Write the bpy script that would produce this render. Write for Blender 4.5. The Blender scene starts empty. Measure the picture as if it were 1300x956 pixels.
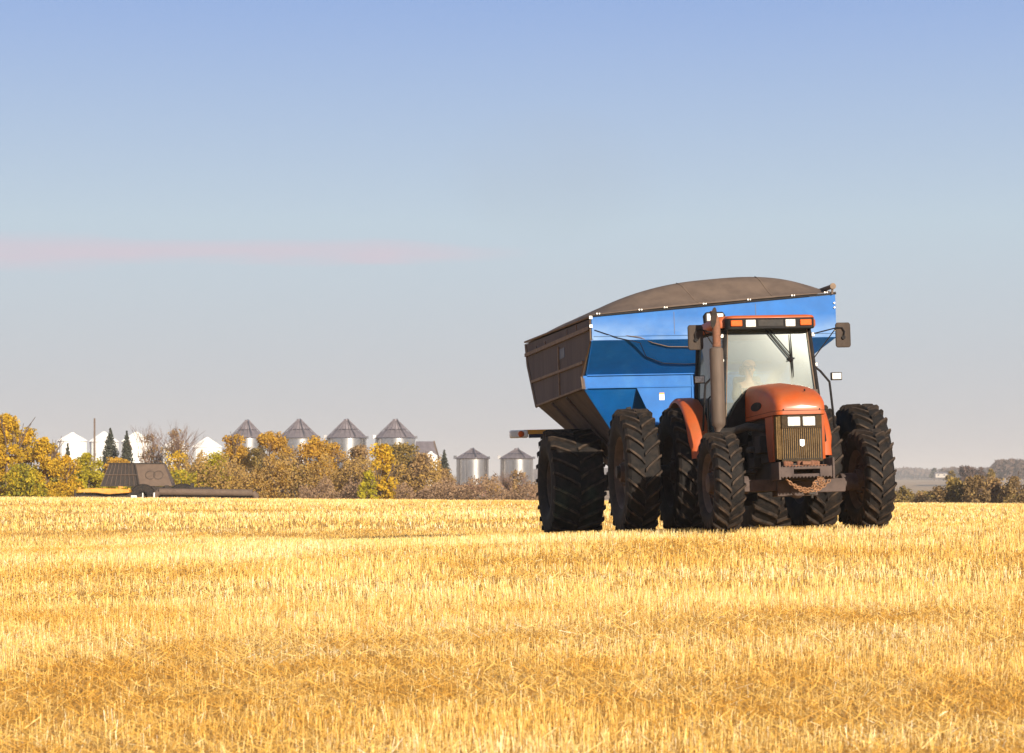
import bpy, math, random
import numpy as np
from mathutils import Vector, Matrix
R = math.radians
sc = bpy.context.scene
COL = sc.collection
random.seed(7); rng = np.random.default_rng(7)

# ------------------------------------------------------------------ camera
F, CX, HY, ZC = 2628.0, 650.0, 603.0, 0.84      # focal length, principal x, horizon row (photo pixels), eye height
cam_d = bpy.data.cameras.new('camera'); cam = bpy.data.objects.new('camera', cam_d); COL.objects.link(cam)
cam.location = (0, 0, ZC); cam.rotation_euler = (R(90), 0, 0)
cam_d.sensor_width = 36; cam_d.lens = F/1300*36
cam_d.shift_y = (HY-478)/1300
cam_d.clip_start = .1; cam_d.clip_end = 20000
cam_d.dof.use_dof = True; cam_d.dof.focus_distance = 31; cam_d.dof.aperture_fstop = 5.0
sc.camera = cam
# ------------------------------------------------------------------ light
SUN_EL, SUN_AZ = 19, 25                          # azimuth: degrees to the right of straight behind the camera
sun_d = bpy.data.lights.new('sun', 'SUN'); sun = bpy.data.objects.new('sun', sun_d); COL.objects.link(sun)
sun_d.energy = 5.0; sun_d.angle = R(.5); sun_d.color = (1, .91, .76)
to_sun = Vector((math.sin(R(SUN_AZ))*math.cos(R(SUN_EL)), -math.cos(R(SUN_AZ))*math.cos(R(SUN_EL)), math.sin(R(SUN_EL))))
sun.rotation_euler = to_sun.to_track_quat('Z', 'Y').to_euler()
w = bpy.data.worlds.new('World'); sc.world = w; w.use_nodes = True
nt = w.node_tree; N = nt.nodes; L = nt.links
bg = N['Background']; bg.inputs[1].default_value = .06
sky = N.new('ShaderNodeTexSky'); sky.sky_type = 'NISHITA'; sky.sun_disc = False
sky.sun_elevation = R(SUN_EL); sky.sun_rotation = R(180-SUN_AZ)
sky.air_density = 1.0; sky.dust_density = 1.2; sky.ozone_density = 1.5
def mth(op, a, b=None, c=None, nt=nt, clamp=False):
    n = nt.nodes.new('ShaderNodeMath'); n.operation = op; n.use_clamp = clamp
    for i, v in enumerate((a, b, c)):
        if v is None: continue
        if isinstance(v, (int, float)): n.inputs[i].default_value = v
        else: nt.links.new(v, n.inputs[i])
    return n.outputs[0]
def mixc(f, a, b, nt=nt, mode='MIX'):
    n = nt.nodes.new('ShaderNodeMix'); n.data_type = 'RGBA'; n.blend_type = mode
    for i, v in ((0, f), (6, a), (7, b)):
        if isinstance(v, (int, float)): n.inputs[i].default_value = v
        elif isinstance(v, tuple): n.inputs[i].default_value = (*v, 1) if len(v) == 3 else v
        else: nt.links.new(v, n.inputs[i])
    return n.outputs[2]
tc = N.new('ShaderNodeTexCoord'); sx = N.new('ShaderNodeSeparateXYZ'); L.new(tc.outputs['Generated'], sx.inputs[0])
gx, gy, gz = sx.outputs
def ramp(v, pts, nt=nt):
    r = nt.nodes.new('ShaderNodeValToRGB'); nt.links.new(v, r.inputs[0])
    while len(r.color_ramp.elements) < len(pts): r.color_ramp.elements.new(.5)
    for e, (p, c) in zip(r.color_ramp.elements, pts): e.position = p; e.color = (*c, 1) if isinstance(c, tuple) else (c, c, c, 1)
    return r.outputs[0]
# the dusty layer of the autumn air near the horizon
SK = 1/.06/2**.7                                # background strength and exposure, so the colours below are what the sky shows
haze_c = ramp(gz, [(0, tuple(c*SK/14 for c in (.585, .56, .56))), (.055, tuple(c*SK/14 for c in (.545, .585, .635))), (.12, tuple(c*SK/14 for c in (.52, .635, .735))), (.24, tuple(c*SK/14 for c in (.272, .42, .79)))])
hz = N.new('ShaderNodeVectorMath'); hz.operation = 'SCALE'; L.new(haze_c, hz.inputs[0]); hz.inputs['Scale'].default_value = 14.0
hf = ramp(gz, [(0, 1.0), (.2, .95), (.5, .3), (1, 0.0)])
skyc = mixc(hf, sky.outputs[0], hz.outputs[0])
# thin pink streak of cloud, low on the left
el = mth('DIVIDE', gz, mth('MAXIMUM', gy, .05)); az = mth('DIVIDE', gx, mth('MAXIMUM', gy, .05))
cmb = N.new('ShaderNodeCombineXYZ'); L.new(mth('MULTIPLY', az, 9), cmb.inputs[0]); L.new(mth('MULTIPLY', el, 70), cmb.inputs[1])
nz = N.new('ShaderNodeTexNoise'); L.new(cmb.outputs[0], nz.inputs['Vector']); nz.inputs['Scale'].default_value = 1.0; nz.inputs['Detail'].default_value = 6
nz.inputs['Roughness'].default_value = .62
wob = mth('MULTIPLY', mth('SUBTRACT', nz.outputs[0], .5), .013)
dist = mth('DIVIDE', mth('ABSOLUTE', mth('SUBTRACT', mth('ADD', el, wob), .1075)), mth('ADD', .0045, mth('MULTIPLY', mth('MAXIMUM', mth('MULTIPLY', az, -1), 0), .02)))
band = mth('SUBTRACT', 1, mth('MULTIPLY', dist, dist), clamp=True)
fade = mth('MULTIPLY', mth('SUBTRACT', .012, az), 14, clamp=True)
front = mth('GREATER_THAN', gy, .05)
cf = mth('MULTIPLY', mth('MULTIPLY', mth('MULTIPLY', band, fade), front), mth('ADD', .1, mth('MULTIPLY', nz.outputs[0], 1.5)), clamp=True)
cl = N.new('ShaderNodeVectorMath'); cl.operation = 'SCALE'; cl.inputs[0].default_value = (.66, .57, .65); cl.inputs['Scale'].default_value = SK
skyc = mixc(mth('MULTIPLY', cf, .85), skyc, cl.outputs[0])
# a faint drift of smoke in the air above the field
sa = mth('DIVIDE', mth('SUBTRACT', az, .02), .055); se = mth('DIVIDE', mth('SUBTRACT', el, .145), .035)
sm = mth('SUBTRACT', 1, mth('ADD', mth('MULTIPLY', sa, sa), mth('MULTIPLY', se, se)), clamp=True)
n5 = N.new('ShaderNodeTexNoise'); L.new(tc.outputs['Generated'], n5.inputs['Vector']); n5.inputs['Scale'].default_value = 22; n5.inputs['Detail'].default_value = 5
smf = mth('MULTIPLY', mth('MULTIPLY', sm, front), mth('MULTIPLY', n5.outputs[0], .28))
cs = N.new('ShaderNodeVectorMath'); cs.operation = 'SCALE'; cs.inputs[0].default_value = (.40, .44, .50); cs.inputs['Scale'].default_value = SK
skyc = mixc(smf, skyc, cs.outputs[0])
L.new(skyc, bg.inputs[0])
vs = sc.view_settings; vs.view_transform = 'Standard'; vs.look = 'None'; vs.gamma = 1; vs.exposure = .7
sc.cycles.max_bounces = 8; sc.cycles.transparent_max_bounces = 24

# ------------------------------------------------------------------ helpers
def tag(o, label=None, cat=None, group=None, kind=None):
    if label: o['label'] = label
    if cat: o['category'] = cat
    if group: o['group'] = group
    if kind: o['kind'] = kind
    return o
def empty(name, loc=(0, 0, 0), rz=0, parent=None):
    o = bpy.data.objects.new(name, None); COL.objects.link(o); o.location = loc; o.rotation_euler = (0, 0, rz)
    o.empty_display_size = .3
    if parent: o.parent = parent
    return o
def place(px, D, z=None):
    X = (px-CX)/F*D
    return Vector((X, D, ground(X, D) if z is None else z))
def zat(py, D): return ZC+(HY-py)/F*D

class MB:
    def __init__(s): s.v = []; s.f = []
    def add(s, vs_, fs):
        b = len(s.v); s.v += [tuple(v) for v in vs_]; s.f += [tuple(i+b for i in f) for f in fs]; return s
    def box(s, x0, x1, y0, y1, z0, z1, M=None):
        vs_ = [Vector((x, y, z)) for z in (z0, z1) for y in (y0, y1) for x in (x0, x1)]
        if M is not None: vs_ = [M @ v for v in vs_]
        return s.add(vs_, [(0, 2, 3, 1), (4, 5, 7, 6), (0, 1, 5, 4), (2, 6, 7, 3), (0, 4, 6, 2), (1, 3, 7, 5)])
    def tube(s, pts, r, n=8, caps=True):
        pts = [Vector(p) for p in pts]; rs = r if isinstance(r, (list, tuple)) else [r]*len(pts)
        base = len(s.v); prev = None
        for i, p in enumerate(pts):
            t = (pts[min(i+1, len(pts)-1)]-pts[max(i-1, 0)]).normalized()
            if prev is None:
                a = Vector((0, 0, 1)) if abs(t.z) < .9 else Vector((1, 0, 0)); u = t.cross(a).normalized()
            else: u = (prev-t*prev.dot(t)).normalized()
            prev = u; v = t.cross(u)
            s.v += [tuple(p+(u*math.cos(2*math.pi*k/n)+v*math.sin(2*math.pi*k/n))*rs[i]) for k in range(n)]
        for i in range(len(pts)-1):
            for k in range(n):
                a = base+i*n+k; b = base+i*n+(k+1) % n
                s.f.append((a, b, b+n, a+n))
        if caps:
            s.f.append(tuple(base+k for k in reversed(range(n)))); s.f.append(tuple(base+(len(pts)-1)*n+k for k in range(n)))
        return s
    def lathe(s, prof, n=32, M=None, a0=0, a1=2*math.pi):      # prof: (radius, height) about z
        base = len(s.v); full = abs(a1-a0-2*math.pi) < 1e-6; m = n if full else n+1
        for r, h in prof:
            for k in range(m):
                a = a0+(a1-a0)*k/n; p = Vector((r*math.cos(a), r*math.sin(a), h))
                s.v.append(tuple(M @ p if M is not None else p))
        for i in range(len(prof)-1):
            for k in range(n):
                a = base+i*m+k; b = base+i*m+(k+1) % m
                s.f.append((a, b, b+m, a+m))
        return s
    def prism(s, poly, d, M=None):          # polygon given as 3-D points, extruded by vector d
        n = len(poly); p = [Vector(q) for q in poly]; q = [v+Vector(d) for v in p]
        allv = p+q
        if M is not None: allv = [M @ v for v in allv]
        return s.add(allv, [tuple(range(n)), tuple(reversed(range(n, 2*n)))]+[(i, i+n, (i+1) % n+n, (i+1) % n) for i in range(n)])
    def loft(s, secs, closed=True, caps=True):
        n = len(secs[0]); b = len(s.v)
        for c in secs: s.v += [tuple(p) for p in c]
        for i in range(len(secs)-1):
            for k in range(n if closed else n-1):
                a = b+i*n+k; c = b+i*n+(k+1) % n
                s.f.append((a, c, c+n, a+n))
        if caps and closed:
            s.f.append(tuple(b+k for k in reversed(range(n)))); s.f.append(tuple(b+(len(secs)-1)*n+k for k in range(n)))
        return s
    def build_each(s, name, mat, parent=None, **kw):       # every separate piece becomes an object of its own
        par = list(range(len(s.v)))
        def find(a):
            while par[a] != a: par[a] = par[par[a]]; a = par[a]
            return a
        for f in s.f:
            for q in f[1:]: par[find(q)] = find(f[0])
        gr = {}
        for f in s.f: gr.setdefault(find(f[0]), []).append(f)
        out = []
        for fs in gr.values():
            ids = sorted({i for f in fs for i in f}); mp = {a: i for i, a in enumerate(ids)}; m2_ = MB(); m2_.v = [s.v[i] for i in ids]; m2_.f = [tuple(mp[i] for i in f) for f in fs]
            out.append(m2_.build(name, mat, parent, **kw))
        return out
    def build(s, name, mat, parent=None, smooth=False, bevel=0, seg=2, auto=None):
        me = bpy.data.meshes.new(name); me.from_pydata(s.v, [], s.f); me.update()
        o = bpy.data.objects.new(name, me); COL.objects.link(o)
        if mat is not None: me.materials.append(mat)
        if parent is not None: o.parent = parent
        import bmesh
        bm = bmesh.new(); bm.from_mesh(me); bmesh.ops.recalc_face_normals(bm, faces=bm.faces); bm.to_mesh(me); bm.free()
        if bevel:
            m = o.modifiers.new('bevel', 'BEVEL'); m.width = bevel; m.segments = seg; m.limit_method = 'ANGLE'; m.angle_limit = R(35)
        if smooth: me.shade_smooth()
        if smooth and auto is not None or bevel:
            me.shade_smooth()
            try: me.set_sharp_from_angle(angle=R(auto or 40))
            except Exception: pass
        return o

def mat(name, col, rough=.6, metal=0, var=.15, dust=0, dustc=(.30, .21, .12), nscale=6, bump=0, spec=.5, dscale=3, streak=False, coat=0):
    m = bpy.data.materials.new(name); m.use_nodes = True; t = m.node_tree; b = t.nodes['Principled BSDF']
    b.inputs['Roughness'].default_value = rough; b.inputs['Metallic'].default_value = metal
    b.inputs['Specular IOR Level'].default_value = spec; b.inputs['Coat Weight'].default_value = coat; b.inputs['Coat Roughness'].default_value = .15
    co = t.nodes.new('ShaderNodeTexCoord'); mp = t.nodes.new('ShaderNodeMapping'); t.links.new(co.outputs['Object'], mp.inputs[0])
    if streak: mp.inputs['Scale'].default_value = (1, 1, .15)
    n = t.nodes.new('ShaderNodeTexNoise'); t.links.new(mp.outputs[0], n.inputs['Vector']); n.inputs['Scale'].default_value = nscale; n.inputs['Detail'].default_value = 8
    n.inputs['Roughness'].default_value = .65
    dk = tuple(c*(1-var) for c in col); lt = tuple(min(1, c*(1+var)) for c in col)
    c = mixc(ramp(n.outputs[0], [(.3, 0.0), (.7, 1.0)], nt=t), dk, lt, nt=t)
    if dust:
        n2 = t.nodes.new('ShaderNodeTexNoise'); t.links.new(mp.outputs[0], n2.inputs['Vector']); n2.inputs['Scale'].default_value = dscale; n2.inputs['Detail'].default_value = 10
        n2.inputs['Roughness'].default_value = .7
        f = ramp(n2.outputs[0], [(max(0, .62-dust*.6), 0.0), (.78, min(1, .35+dust*.6))], nt=t)
        c = mixc(f, c, dustc, nt=t)
        r = mth('MAXIMUM', mth('MULTIPLY', f, .9, nt=t), rough, nt=t); t.links.new(r, b.inputs['Roughness'])
    t.links.new(c, b.inputs['Base Color'])
    if bump:
        bp = t.nodes.new('ShaderNodeBump'); bp.inputs['Strength'].default_value = bump; bp.inputs['Distance'].default_value = .02
        t.links.new(n.outputs[0], bp.inputs['Height']); t.links.new(bp.outputs[0], b.inputs['Normal'])
    return m
def leafmat(name, cols, transl=.35, sc_=.8):
    m = bpy.data.materials.new(name); m.use_nodes = True; t = m.node_tree; b = t.nodes['Principled BSDF']
    g = t.nodes.new('ShaderNodeNewGeometry'); co = t.nodes.new('ShaderNodeTexCoord')
    n = t.nodes.new('ShaderNodeTexNoise'); t.links.new(co.outputs['Object'], n.inputs['Vector']); n.inputs['Scale'].default_value = sc_; n.inputs['Detail'].default_value = 4
    f = mth('ADD', mth('MULTIPLY', g.outputs['Random Per Island'], .45, nt=t), mth('MULTIPLY', mth('SUBTRACT', n.outputs[0], .22, nt=t), 1.0, nt=t), nt=t, clamp=True)
    k = len(cols)
    c = ramp(f, [(i/(k-1), cc) for i, cc in enumerate(cols)], nt=t)
    t.links.new(c, b.inputs['Base Color']); b.inputs['Roughness'].default_value = .7; b.inputs['Specular IOR Level'].default_value = .2
    tr = t.nodes.new('ShaderNodeBsdfTranslucent'); t.links.new(c, tr.inputs[0])
    mx = t.nodes.new('ShaderNodeMixShader'); mx.inputs[0].default_value = transl
    t.links.new(b.outputs[0], mx.inputs[1]); t.links.new(tr.outputs[0], mx.inputs[2]); t.links.new(mx.outputs[0], t.nodes['Material Output'].inputs[0])
    return m

# ------------------------------------------------------------------ terrain
_D = np.array([-60, 0, 12, 20, 25, 28, 30, 38, 44, 50, 56, 68, 90, 112, 150, 250, 400, 700, 1500, 3000, 9000.])
_Z = np.array([-.9, -.76, -.66, -.37, -.23, -.155, -.112, -.35, -.60, -.78, -.80, -.60, -.44, -.60, -2.2, -4.0, -7.5, -9.5, -7.0, -1.5, -2.0])
_S = np.array([0, 0, .01, .02, .028, .03, .03, .03, .025, .02, .012, .002, -.0075, -.0075, 0, 0, 0, 0, 0, 0, 0.])
_d = np.concatenate([np.arange(-60, 160, .5), np.geomspace(160, 9000, 500)])
_z = np.interp(_d, _D, _Z); _s = np.interp(_d, _D, _S)
k_ = np.array([1, 2, 3, 2, 1])/9.
for _ in range(2):
    _z[2:-2] = np.convolve(_z, k_, 'valid'); _s[2:-2] = np.convolve(_s, k_, 'valid')
def ground_np(X, D):
    Xc = np.where(D < 60, 14*np.tanh(X/14), 40*np.tanh(X/40))
    z = np.interp(D, _d, _z)+np.interp(D, _d, _s)*Xc
    return z+.012*np.sin(X*.9+D*.35)*np.sin(D*.41-X*.2)
def ground(X, D): return float(ground_np(np.array(float(X)), np.array(float(D))))

def ground_material():
    m = bpy.data.materials.new('stubble_soil'); m.use_nodes = True; t = m.node_tree; b = t.nodes['Principled BSDF']
    co = t.nodes.new('ShaderNodeTexCoord')
    def noise(scale, detail=8, vec=(1, 1, 1)):
        mp = t.nodes.new('ShaderNodeMapping'); mp.inputs['Scale'].default_value = vec; t.links.new(co.outputs['Object'], mp.inputs[0])
        n = t.nodes.new('ShaderNodeTexNoise'); t.links.new(mp.outputs[0], n.inputs['Vector']); n.inputs['Scale'].default_value = scale; n.inputs['Detail'].default_value = detail
        n.inputs['Roughness'].default_value = .7; return n.outputs[0]
    n1 = noise(14); n2 = noise(.35, 4, (.5, 1.6, 1))
    c = ramp(n1, [(.3, (.32, .15, .03)), (.5, (.60, .33, .08)), (.72, (.85, .58, .22))], nt=t)
    c = mixc(mth('MULTIPLY', n2, .5, nt=t), c, (.60, .32, .075), nt=t)
    s = t.nodes.new('ShaderNodeSeparateXYZ'); t.links.new(co.outputs['Object'], s.inputs[0])
    far = mth('DIVIDE', mth('SUBTRACT', s.outputs[1], 112, nt=t), 12, nt=t, clamp=True)
    n3 = noise(.012, 5, (.25, 1.4, 1))
    fc = ramp(n3, [(.36, (.17, .105, .05)), (.46, (.30, .18, .095)), (.56, (.36, .24, .12)), (.66, (.20, .13, .065))], nt=t)
    t.links.new(mixc(far, c, fc, nt=t), b.inputs['Base Color']); b.inputs['Roughness'].default_value = .95; b.inputs['Specular IOR Level'].default_value = .1
    bp = t.nodes.new('ShaderNodeBump'); bp.inputs['Distance'].default_value = .05; bp.inputs['Strength'].default_value = .8
    t.links.new(n1, bp.inputs['Height']); t.links.new(bp.outputs[0], b.inputs['Normal'])
    return m
def make_ground():
    Ds = np.concatenate([np.linspace(-60, 8, 18), np.arange(9, 130, 1.0), np.geomspace(131, 9000, 90)])
    us = np.concatenate([np.linspace(-1, -.4, 8, endpoint=False), np.linspace(-.4, .4, 61), np.linspace(.4, 1, 9)[1:]])
    V = []; nu = len(us)
    for D in Ds:
        X = us*(60+max(D, 0)*1.2)
        V.append(np.stack([X, np.full(nu, D), ground_np(X, np.full(nu, D))], 1))
    V = np.concatenate(V); fs = []
    for i in range(len(Ds)-1):
        for k in range(nu-1):
            a = i*nu+k; fs.append((a, a+1, a+1+nu, a+nu))
    me = bpy.data.meshes.new('ground'); me.from_pydata(V.tolist(), [], fs); me.shade_smooth()
    o = bpy.data.objects.new('ground', me); COL.objects.link(o); me.materials.append(ground_material()); tag(o, kind='structure')
make_ground()

# ------------------------------------------------------------------ stubble
def straw_material():
    m = bpy.data.materials.new('straw'); m.use_nodes = True; t = m.node_tree; b = t.nodes['Principled BSDF']
    a = t.nodes.new('ShaderNodeAttribute'); a.attribute_name = 'tone'
    c = ramp(a.outputs['Fac'], [(0, (.34, .14, .018)), (.3, (.72, .37, .05)), (.6, (.90, .57, .14)), (.85, (.95, .73, .32)), (1, (.97, .86, .60))], nt=t)
    t.links.new(c, b.inputs['Base Color']); b.inputs['Roughness'].default_value = .5; b.inputs['Specular IOR Level'].default_value = .35
    tr = t.nodes.new('ShaderNodeBsdfTranslucent'); t.links.new(c, tr.inputs[0]); mx = t.nodes.new('ShaderNodeMixShader'); mx.inputs[0].default_value = .3
    t.links.new(b.outputs[0], mx.inputs[1]); t.links.new(tr.outputs[0], mx.inputs[2]); t.links.new(mx.outputs[0], t.nodes['Material Output'].inputs[0])
    return m
def vnoise(x, y, seed=0):
    def h(i, j):
        v = np.sin(i*127.1+j*311.7+seed*74.7)*43758.5453; return v-np.floor(v)
    i = np.floor(x); j = np.floor(y); fx = x-i; fy = y-j; fx = fx*fx*(3-2*fx); fy = fy*fy*(3-2*fy)
    return (h(i, j)*(1-fx)+h(i+1, j)*fx)*(1-fy)+(h(i, j+1)*(1-fx)+h(i+1, j+1)*fx)*fy
def messy(X, D):                 # 1 where the straw lies tumbled, 0 where the cut stalks stand in their rows
    n = vnoise(X*.10+3, D*.30, 1)*.6+vnoise(X*.5, D*.9, 2)*.4
    nearband = 1/(1+np.exp((D-14.6+.8*np.sin(X*.7))*2.2))
    return np.clip((n-.44)*3.2+nearband*.85, 0, 1)
def make_stubble():
    P = []; T = []
    bands = [(9.5, 20, 1500, .0040, 1.0), (20, 32, 520, .0062, .95), (32, 60, 150, .010, .9), (60, 118, 46, .022, 1.05)]
    for d0, d1, dens, wd, hs in bands:
        area = .325*(d1*d1-d0*d0)*1.05; n = int(area*dens)
        D = np.sqrt(rng.uniform(d0*d0, d1*d1, n)); X = rng.uniform(-.325, .325, n)*D
        ms = messy(X, D); kind = rng.random(n) < (.22+.6*ms)            # lying pieces
        # standing stalks snap to drill rows
        ca, sa = math.cos(R(12)), math.sin(R(12)); row = (X*sa+D*ca); rs = .19
        q = np.round(row/rs)*rs+rng.normal(0, .022, n); dq = q-row
        X = np.where(kind, X, X+dq*sa); D = np.where(kind, D, D+dq*ca)
        h = np.where(kind, rng.uniform(.04, .13, n), rng.uniform(.06, .145, n)*(1-.25*ms))*hs
        lean = np.where(kind, rng.uniform(.9, 1.62, n), np.abs(rng.normal(0, .22, n))); laz = rng.uniform(0, 2*np.pi, n)
        z0 = ground_np(X, D)+np.where(kind, rng.uniform(0, .07, n), -.01)
        dx = np.sin(lean)*np.cos(laz); dy = np.sin(lean)*np.sin(laz); dz = np.cos(lean)
        fa = rng.uniform(0, np.pi, n); hx = np.cos(fa); hy = np.sin(fa)
        # width direction: perpendicular to the stalk
        ax = np.stack([dx, dy, dz], 1); hv = np.stack([hx, hy, np.zeros(n)], 1); wv = hv-(hv*ax).sum(1)[:, None]*ax
        wv /= np.maximum(np.linalg.norm(wv, axis=1)[:, None], 1e-3); wv *= (wd*rng.uniform(.5, 1.4, n)*.5)[:, None]
        b = np.stack([X, D, z0], 1); tip = b+ax*h[:, None]
        P.append(np.stack([b-wv, b+wv, tip+wv*.7, tip-wv*.7], 1))
        band = vnoise(X*.06, D*.55, 5)*.55+vnoise(X*.6, D*1.2, 6)*.45
        t = np.clip(.36+.44*rng.beta(2, 2, n)+.35*(band-.5)+np.where(kind, -.05, .14)-.18*ms*(vnoise(X*1.6, D*1.6, 9) > .55)+np.where(rng.random(n) < .06, .3, 0), 0, 1)
        T.append(t)
    P = np.concatenate(P).reshape(-1, 3); T = np.concatenate(T); nq = len(T)
    me = bpy.data.meshes.new('stubble'); me.vertices.add(nq*4); me.vertices.foreach_set('co', P.astype(np.float32).ravel())
    me.loops.add(nq*4); me.loops.foreach_set('vertex_index', np.arange(nq*4, dtype=np.int32))
    me.polygons.add(nq); me.polygons.foreach_set('loop_start', np.arange(0, nq*4, 4, dtype=np.int32))
    me.update(calc_edges=True)
    at = me.attributes.new('tone', 'FLOAT', 'FACE'); at.data.foreach_set('value', T.astype(np.float32))
    me.materials.append(straw_material())
    o = bpy.data.objects.new('stubble', me); COL.objects.link(o)
    tag(o, 'golden cut straw stubble covering the whole harvested field', 'stubble', kind='stuff')
make_stubble()

# ------------------------------------------------------------------ materials
M = dict(
 orange=mat('orange_paint', (.40, .068, .009), .52, var=.12, dust=.40, dustc=(.30, .115, .042), dscale=2.6, spec=.4, coat=.05),
 rust=mat('rusty_pipe', (.17, .062, .028), .8, var=.35, dust=.4, dustc=(.20, .12, .075), nscale=20),
 muffler=mat('muffler_metal', (.10, .07, .053), .75, metal=.2, var=.35, dust=.5, dustc=(.155, .105, .075), nscale=14, streak=True),
 black=mat('black_plastic', (.014, .012, .012), .75, var=.3, dust=.15, dustc=(.07, .05, .035), spec=.2),
 chassis=mat('dark_chassis', (.018, .015, .013), .75, var=.4, dust=.3, dustc=(.09, .06, .04), nscale=9),
 axle=mat('dusty_axle', (.075, .055, .05), .8, var=.35, dust=.4, dustc=(.13, .09, .07), spec=.2),
 rubber=mat('tyre_rubber', (.013, .011, .010), .75, var=.25, dust=.35, dustc=(.085, .052, .030), nscale=12, dscale=7, spec=.2),
 rim=mat('dusty_rim', (.07, .05, .04), .8, var=.3, dust=.4, dustc=(.12, .08, .055), spec=.2),
 mirror=mat('mirror_shell', (.036, .027, .022), .75, var=.25, dust=.5, dustc=(.085, .058, .042), streak=True, spec=.2),
 lamp=mat('lamp_glass', (.50, .47, .42), .35, var=.5, nscale=34),
 amber=mat('amber_lens', (.60, .10, .008), .6, var=.25, nscale=40, spec=.2),
 grille=mat('dusty_grille', (.15, .09, .038), .9, var=.5, dust=.35, dustc=(.29, .19, .08), nscale=40, dscale=9, spec=.1),
 surround=mat('grille_surround_plastic', (.045, .03, .016), .85, var=.4, dust=.25, dustc=(.12, .075, .035), nscale=30, spec=.15),
 emblem=mat('white_emblem', (.8, .78, .76), .35, var=.05),
 blue=mat('blue_paint', (.003, .105, .36), .58, var=.16, dust=.15, dustc=(.045, .19, .42), nscale=2.2, dscale=1.6, spec=.28),
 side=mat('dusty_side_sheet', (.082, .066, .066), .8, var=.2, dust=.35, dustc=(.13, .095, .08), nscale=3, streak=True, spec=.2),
 sideribs=mat('dusty_rib', (.16, .105, .072), .8, var=.2, dust=.3),
 tarp=mat('brown_tarp', (.125, .088, .067), .85, var=.16, dust=.35, dustc=(.165, .115, .082), nscale=3, bump=.25, spec=.2),
 steel=mat('bright_steel', (.36, .33, .30), .4, metal=.6, var=.2),
 chain=mat('rusty_chain', (.30, .15, .07), .7, var=.3, metal=.2),
 yellow=mat('yellow_paint', (.60, .26, .015), .5, var=.35, dust=.35, dustc=(.45, .28, .12), nscale=4),
 navy=mat('navy_paint', (.012, .02, .06), .5),
 house=mat('weathered_cream_wall', (.42, .37, .32), .8, var=.1),
 white=mat('white_paint', (.80, .76, .70), .5, var=.05, dust=.1, dustc=(.6, .5, .38)),
 silver=mat('galvanised_steel', (.52, .49, .47), .26, metal=.95, var=.12, nscale=1.5),
 roof=mat('dull_galvanised_roof', (.23, .19, .195), .55, metal=.45, var=.2, nscale=1.5),
 bin_skirt=mat('red_primer_base', (.36, .15, .12), .8, var=.2),
 combine=mat('dusty_combine_sheet', (.105, .065, .043), .8, var=.25, dust=.4, dustc=(.15, .10, .065), nscale=2),
 combine_dark=mat('dark_combine_mesh', (.028, .019, .014), .85, var=.4, streak=True, nscale=8),
 bark=mat('bark', (.13, .085, .06), .9, var=.3),
 twig=mat('bare_twig', (.20, .12, .085), .9, var=.25),
 skin=mat('skin', (.34, .15, .085), .55, var=.06), shirt=mat('plaid_shirt', (.085, .055, .035), .9, var=.7, nscale=16),
 trousers=mat('work_trousers', (.05, .06, .09), .9), cap=mat('brown_cap', (.13, .05, .025), .9),
 seat=mat('seat_cloth', (.04, .04, .045), .9), sticker=mat('white_sticker', (.8, .8, .78), .4, var=.02),
)
def glassmat(name, dustamt, dustc, tint, glare=False):
    m = bpy.data.materials.new(name); m.use_nodes = True; t = m.node_tree; t.nodes.remove(t.nodes['Principled BSDF'])
    tr = t.nodes.new('ShaderNodeBsdfTransparent'); tr.inputs[0].default_value = (*tint, 1)
    gl = t.nodes.new('ShaderNodeBsdfGlossy'); gl.inputs['Roughness'].default_value = .05
    df = t.nodes.new('ShaderNodeBsdfDiffuse'); df.inputs[0].default_value = (*dustc, 1)
    fr = t.nodes.new('ShaderNodeFresnel'); fr.inputs[0].default_value = 1.5
    n = t.nodes.new('ShaderNodeTexNoise'); co = t.nodes.new('ShaderNodeTexCoord'); t.links.new(co.outputs['Object'], n.inputs['Vector']); n.inputs['Scale'].default_value = 2.5; n.inputs['Detail'].default_value = 8
    f = mth('MULTIPLY', mth('ADD', n.outputs[0], .45, nt=t), dustamt, nt=t, clamp=True)
    if glare:                    # bright reflection above the hood, painted as a pale veil low on the glass
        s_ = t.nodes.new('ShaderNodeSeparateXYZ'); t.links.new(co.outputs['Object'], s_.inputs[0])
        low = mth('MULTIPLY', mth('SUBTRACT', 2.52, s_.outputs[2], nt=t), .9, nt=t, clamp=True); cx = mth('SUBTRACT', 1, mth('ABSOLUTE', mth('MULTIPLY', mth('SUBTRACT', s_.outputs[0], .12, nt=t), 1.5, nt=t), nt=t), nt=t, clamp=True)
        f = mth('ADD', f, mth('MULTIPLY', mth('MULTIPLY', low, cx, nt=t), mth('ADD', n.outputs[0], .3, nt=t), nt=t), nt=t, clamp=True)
    a = t.nodes.new('ShaderNodeMixShader'); t.links.new(mth('ADD', fr.outputs[0], .03, nt=t, clamp=True), a.inputs[0]); t.links.new(tr.outputs[0], a.inputs[1]); t.links.new(gl.outputs[0], a.inputs[2])
    b = t.nodes.new('ShaderNodeMixShader'); t.links.new(f, b.inputs[0]); t.links.new(a.outputs[0], b.inputs[1]); t.links.new(df.outputs[0], b.inputs[2])
    t.links.new(b.outputs[0], t.nodes['Material Output'].inputs[0]); return m
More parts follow.
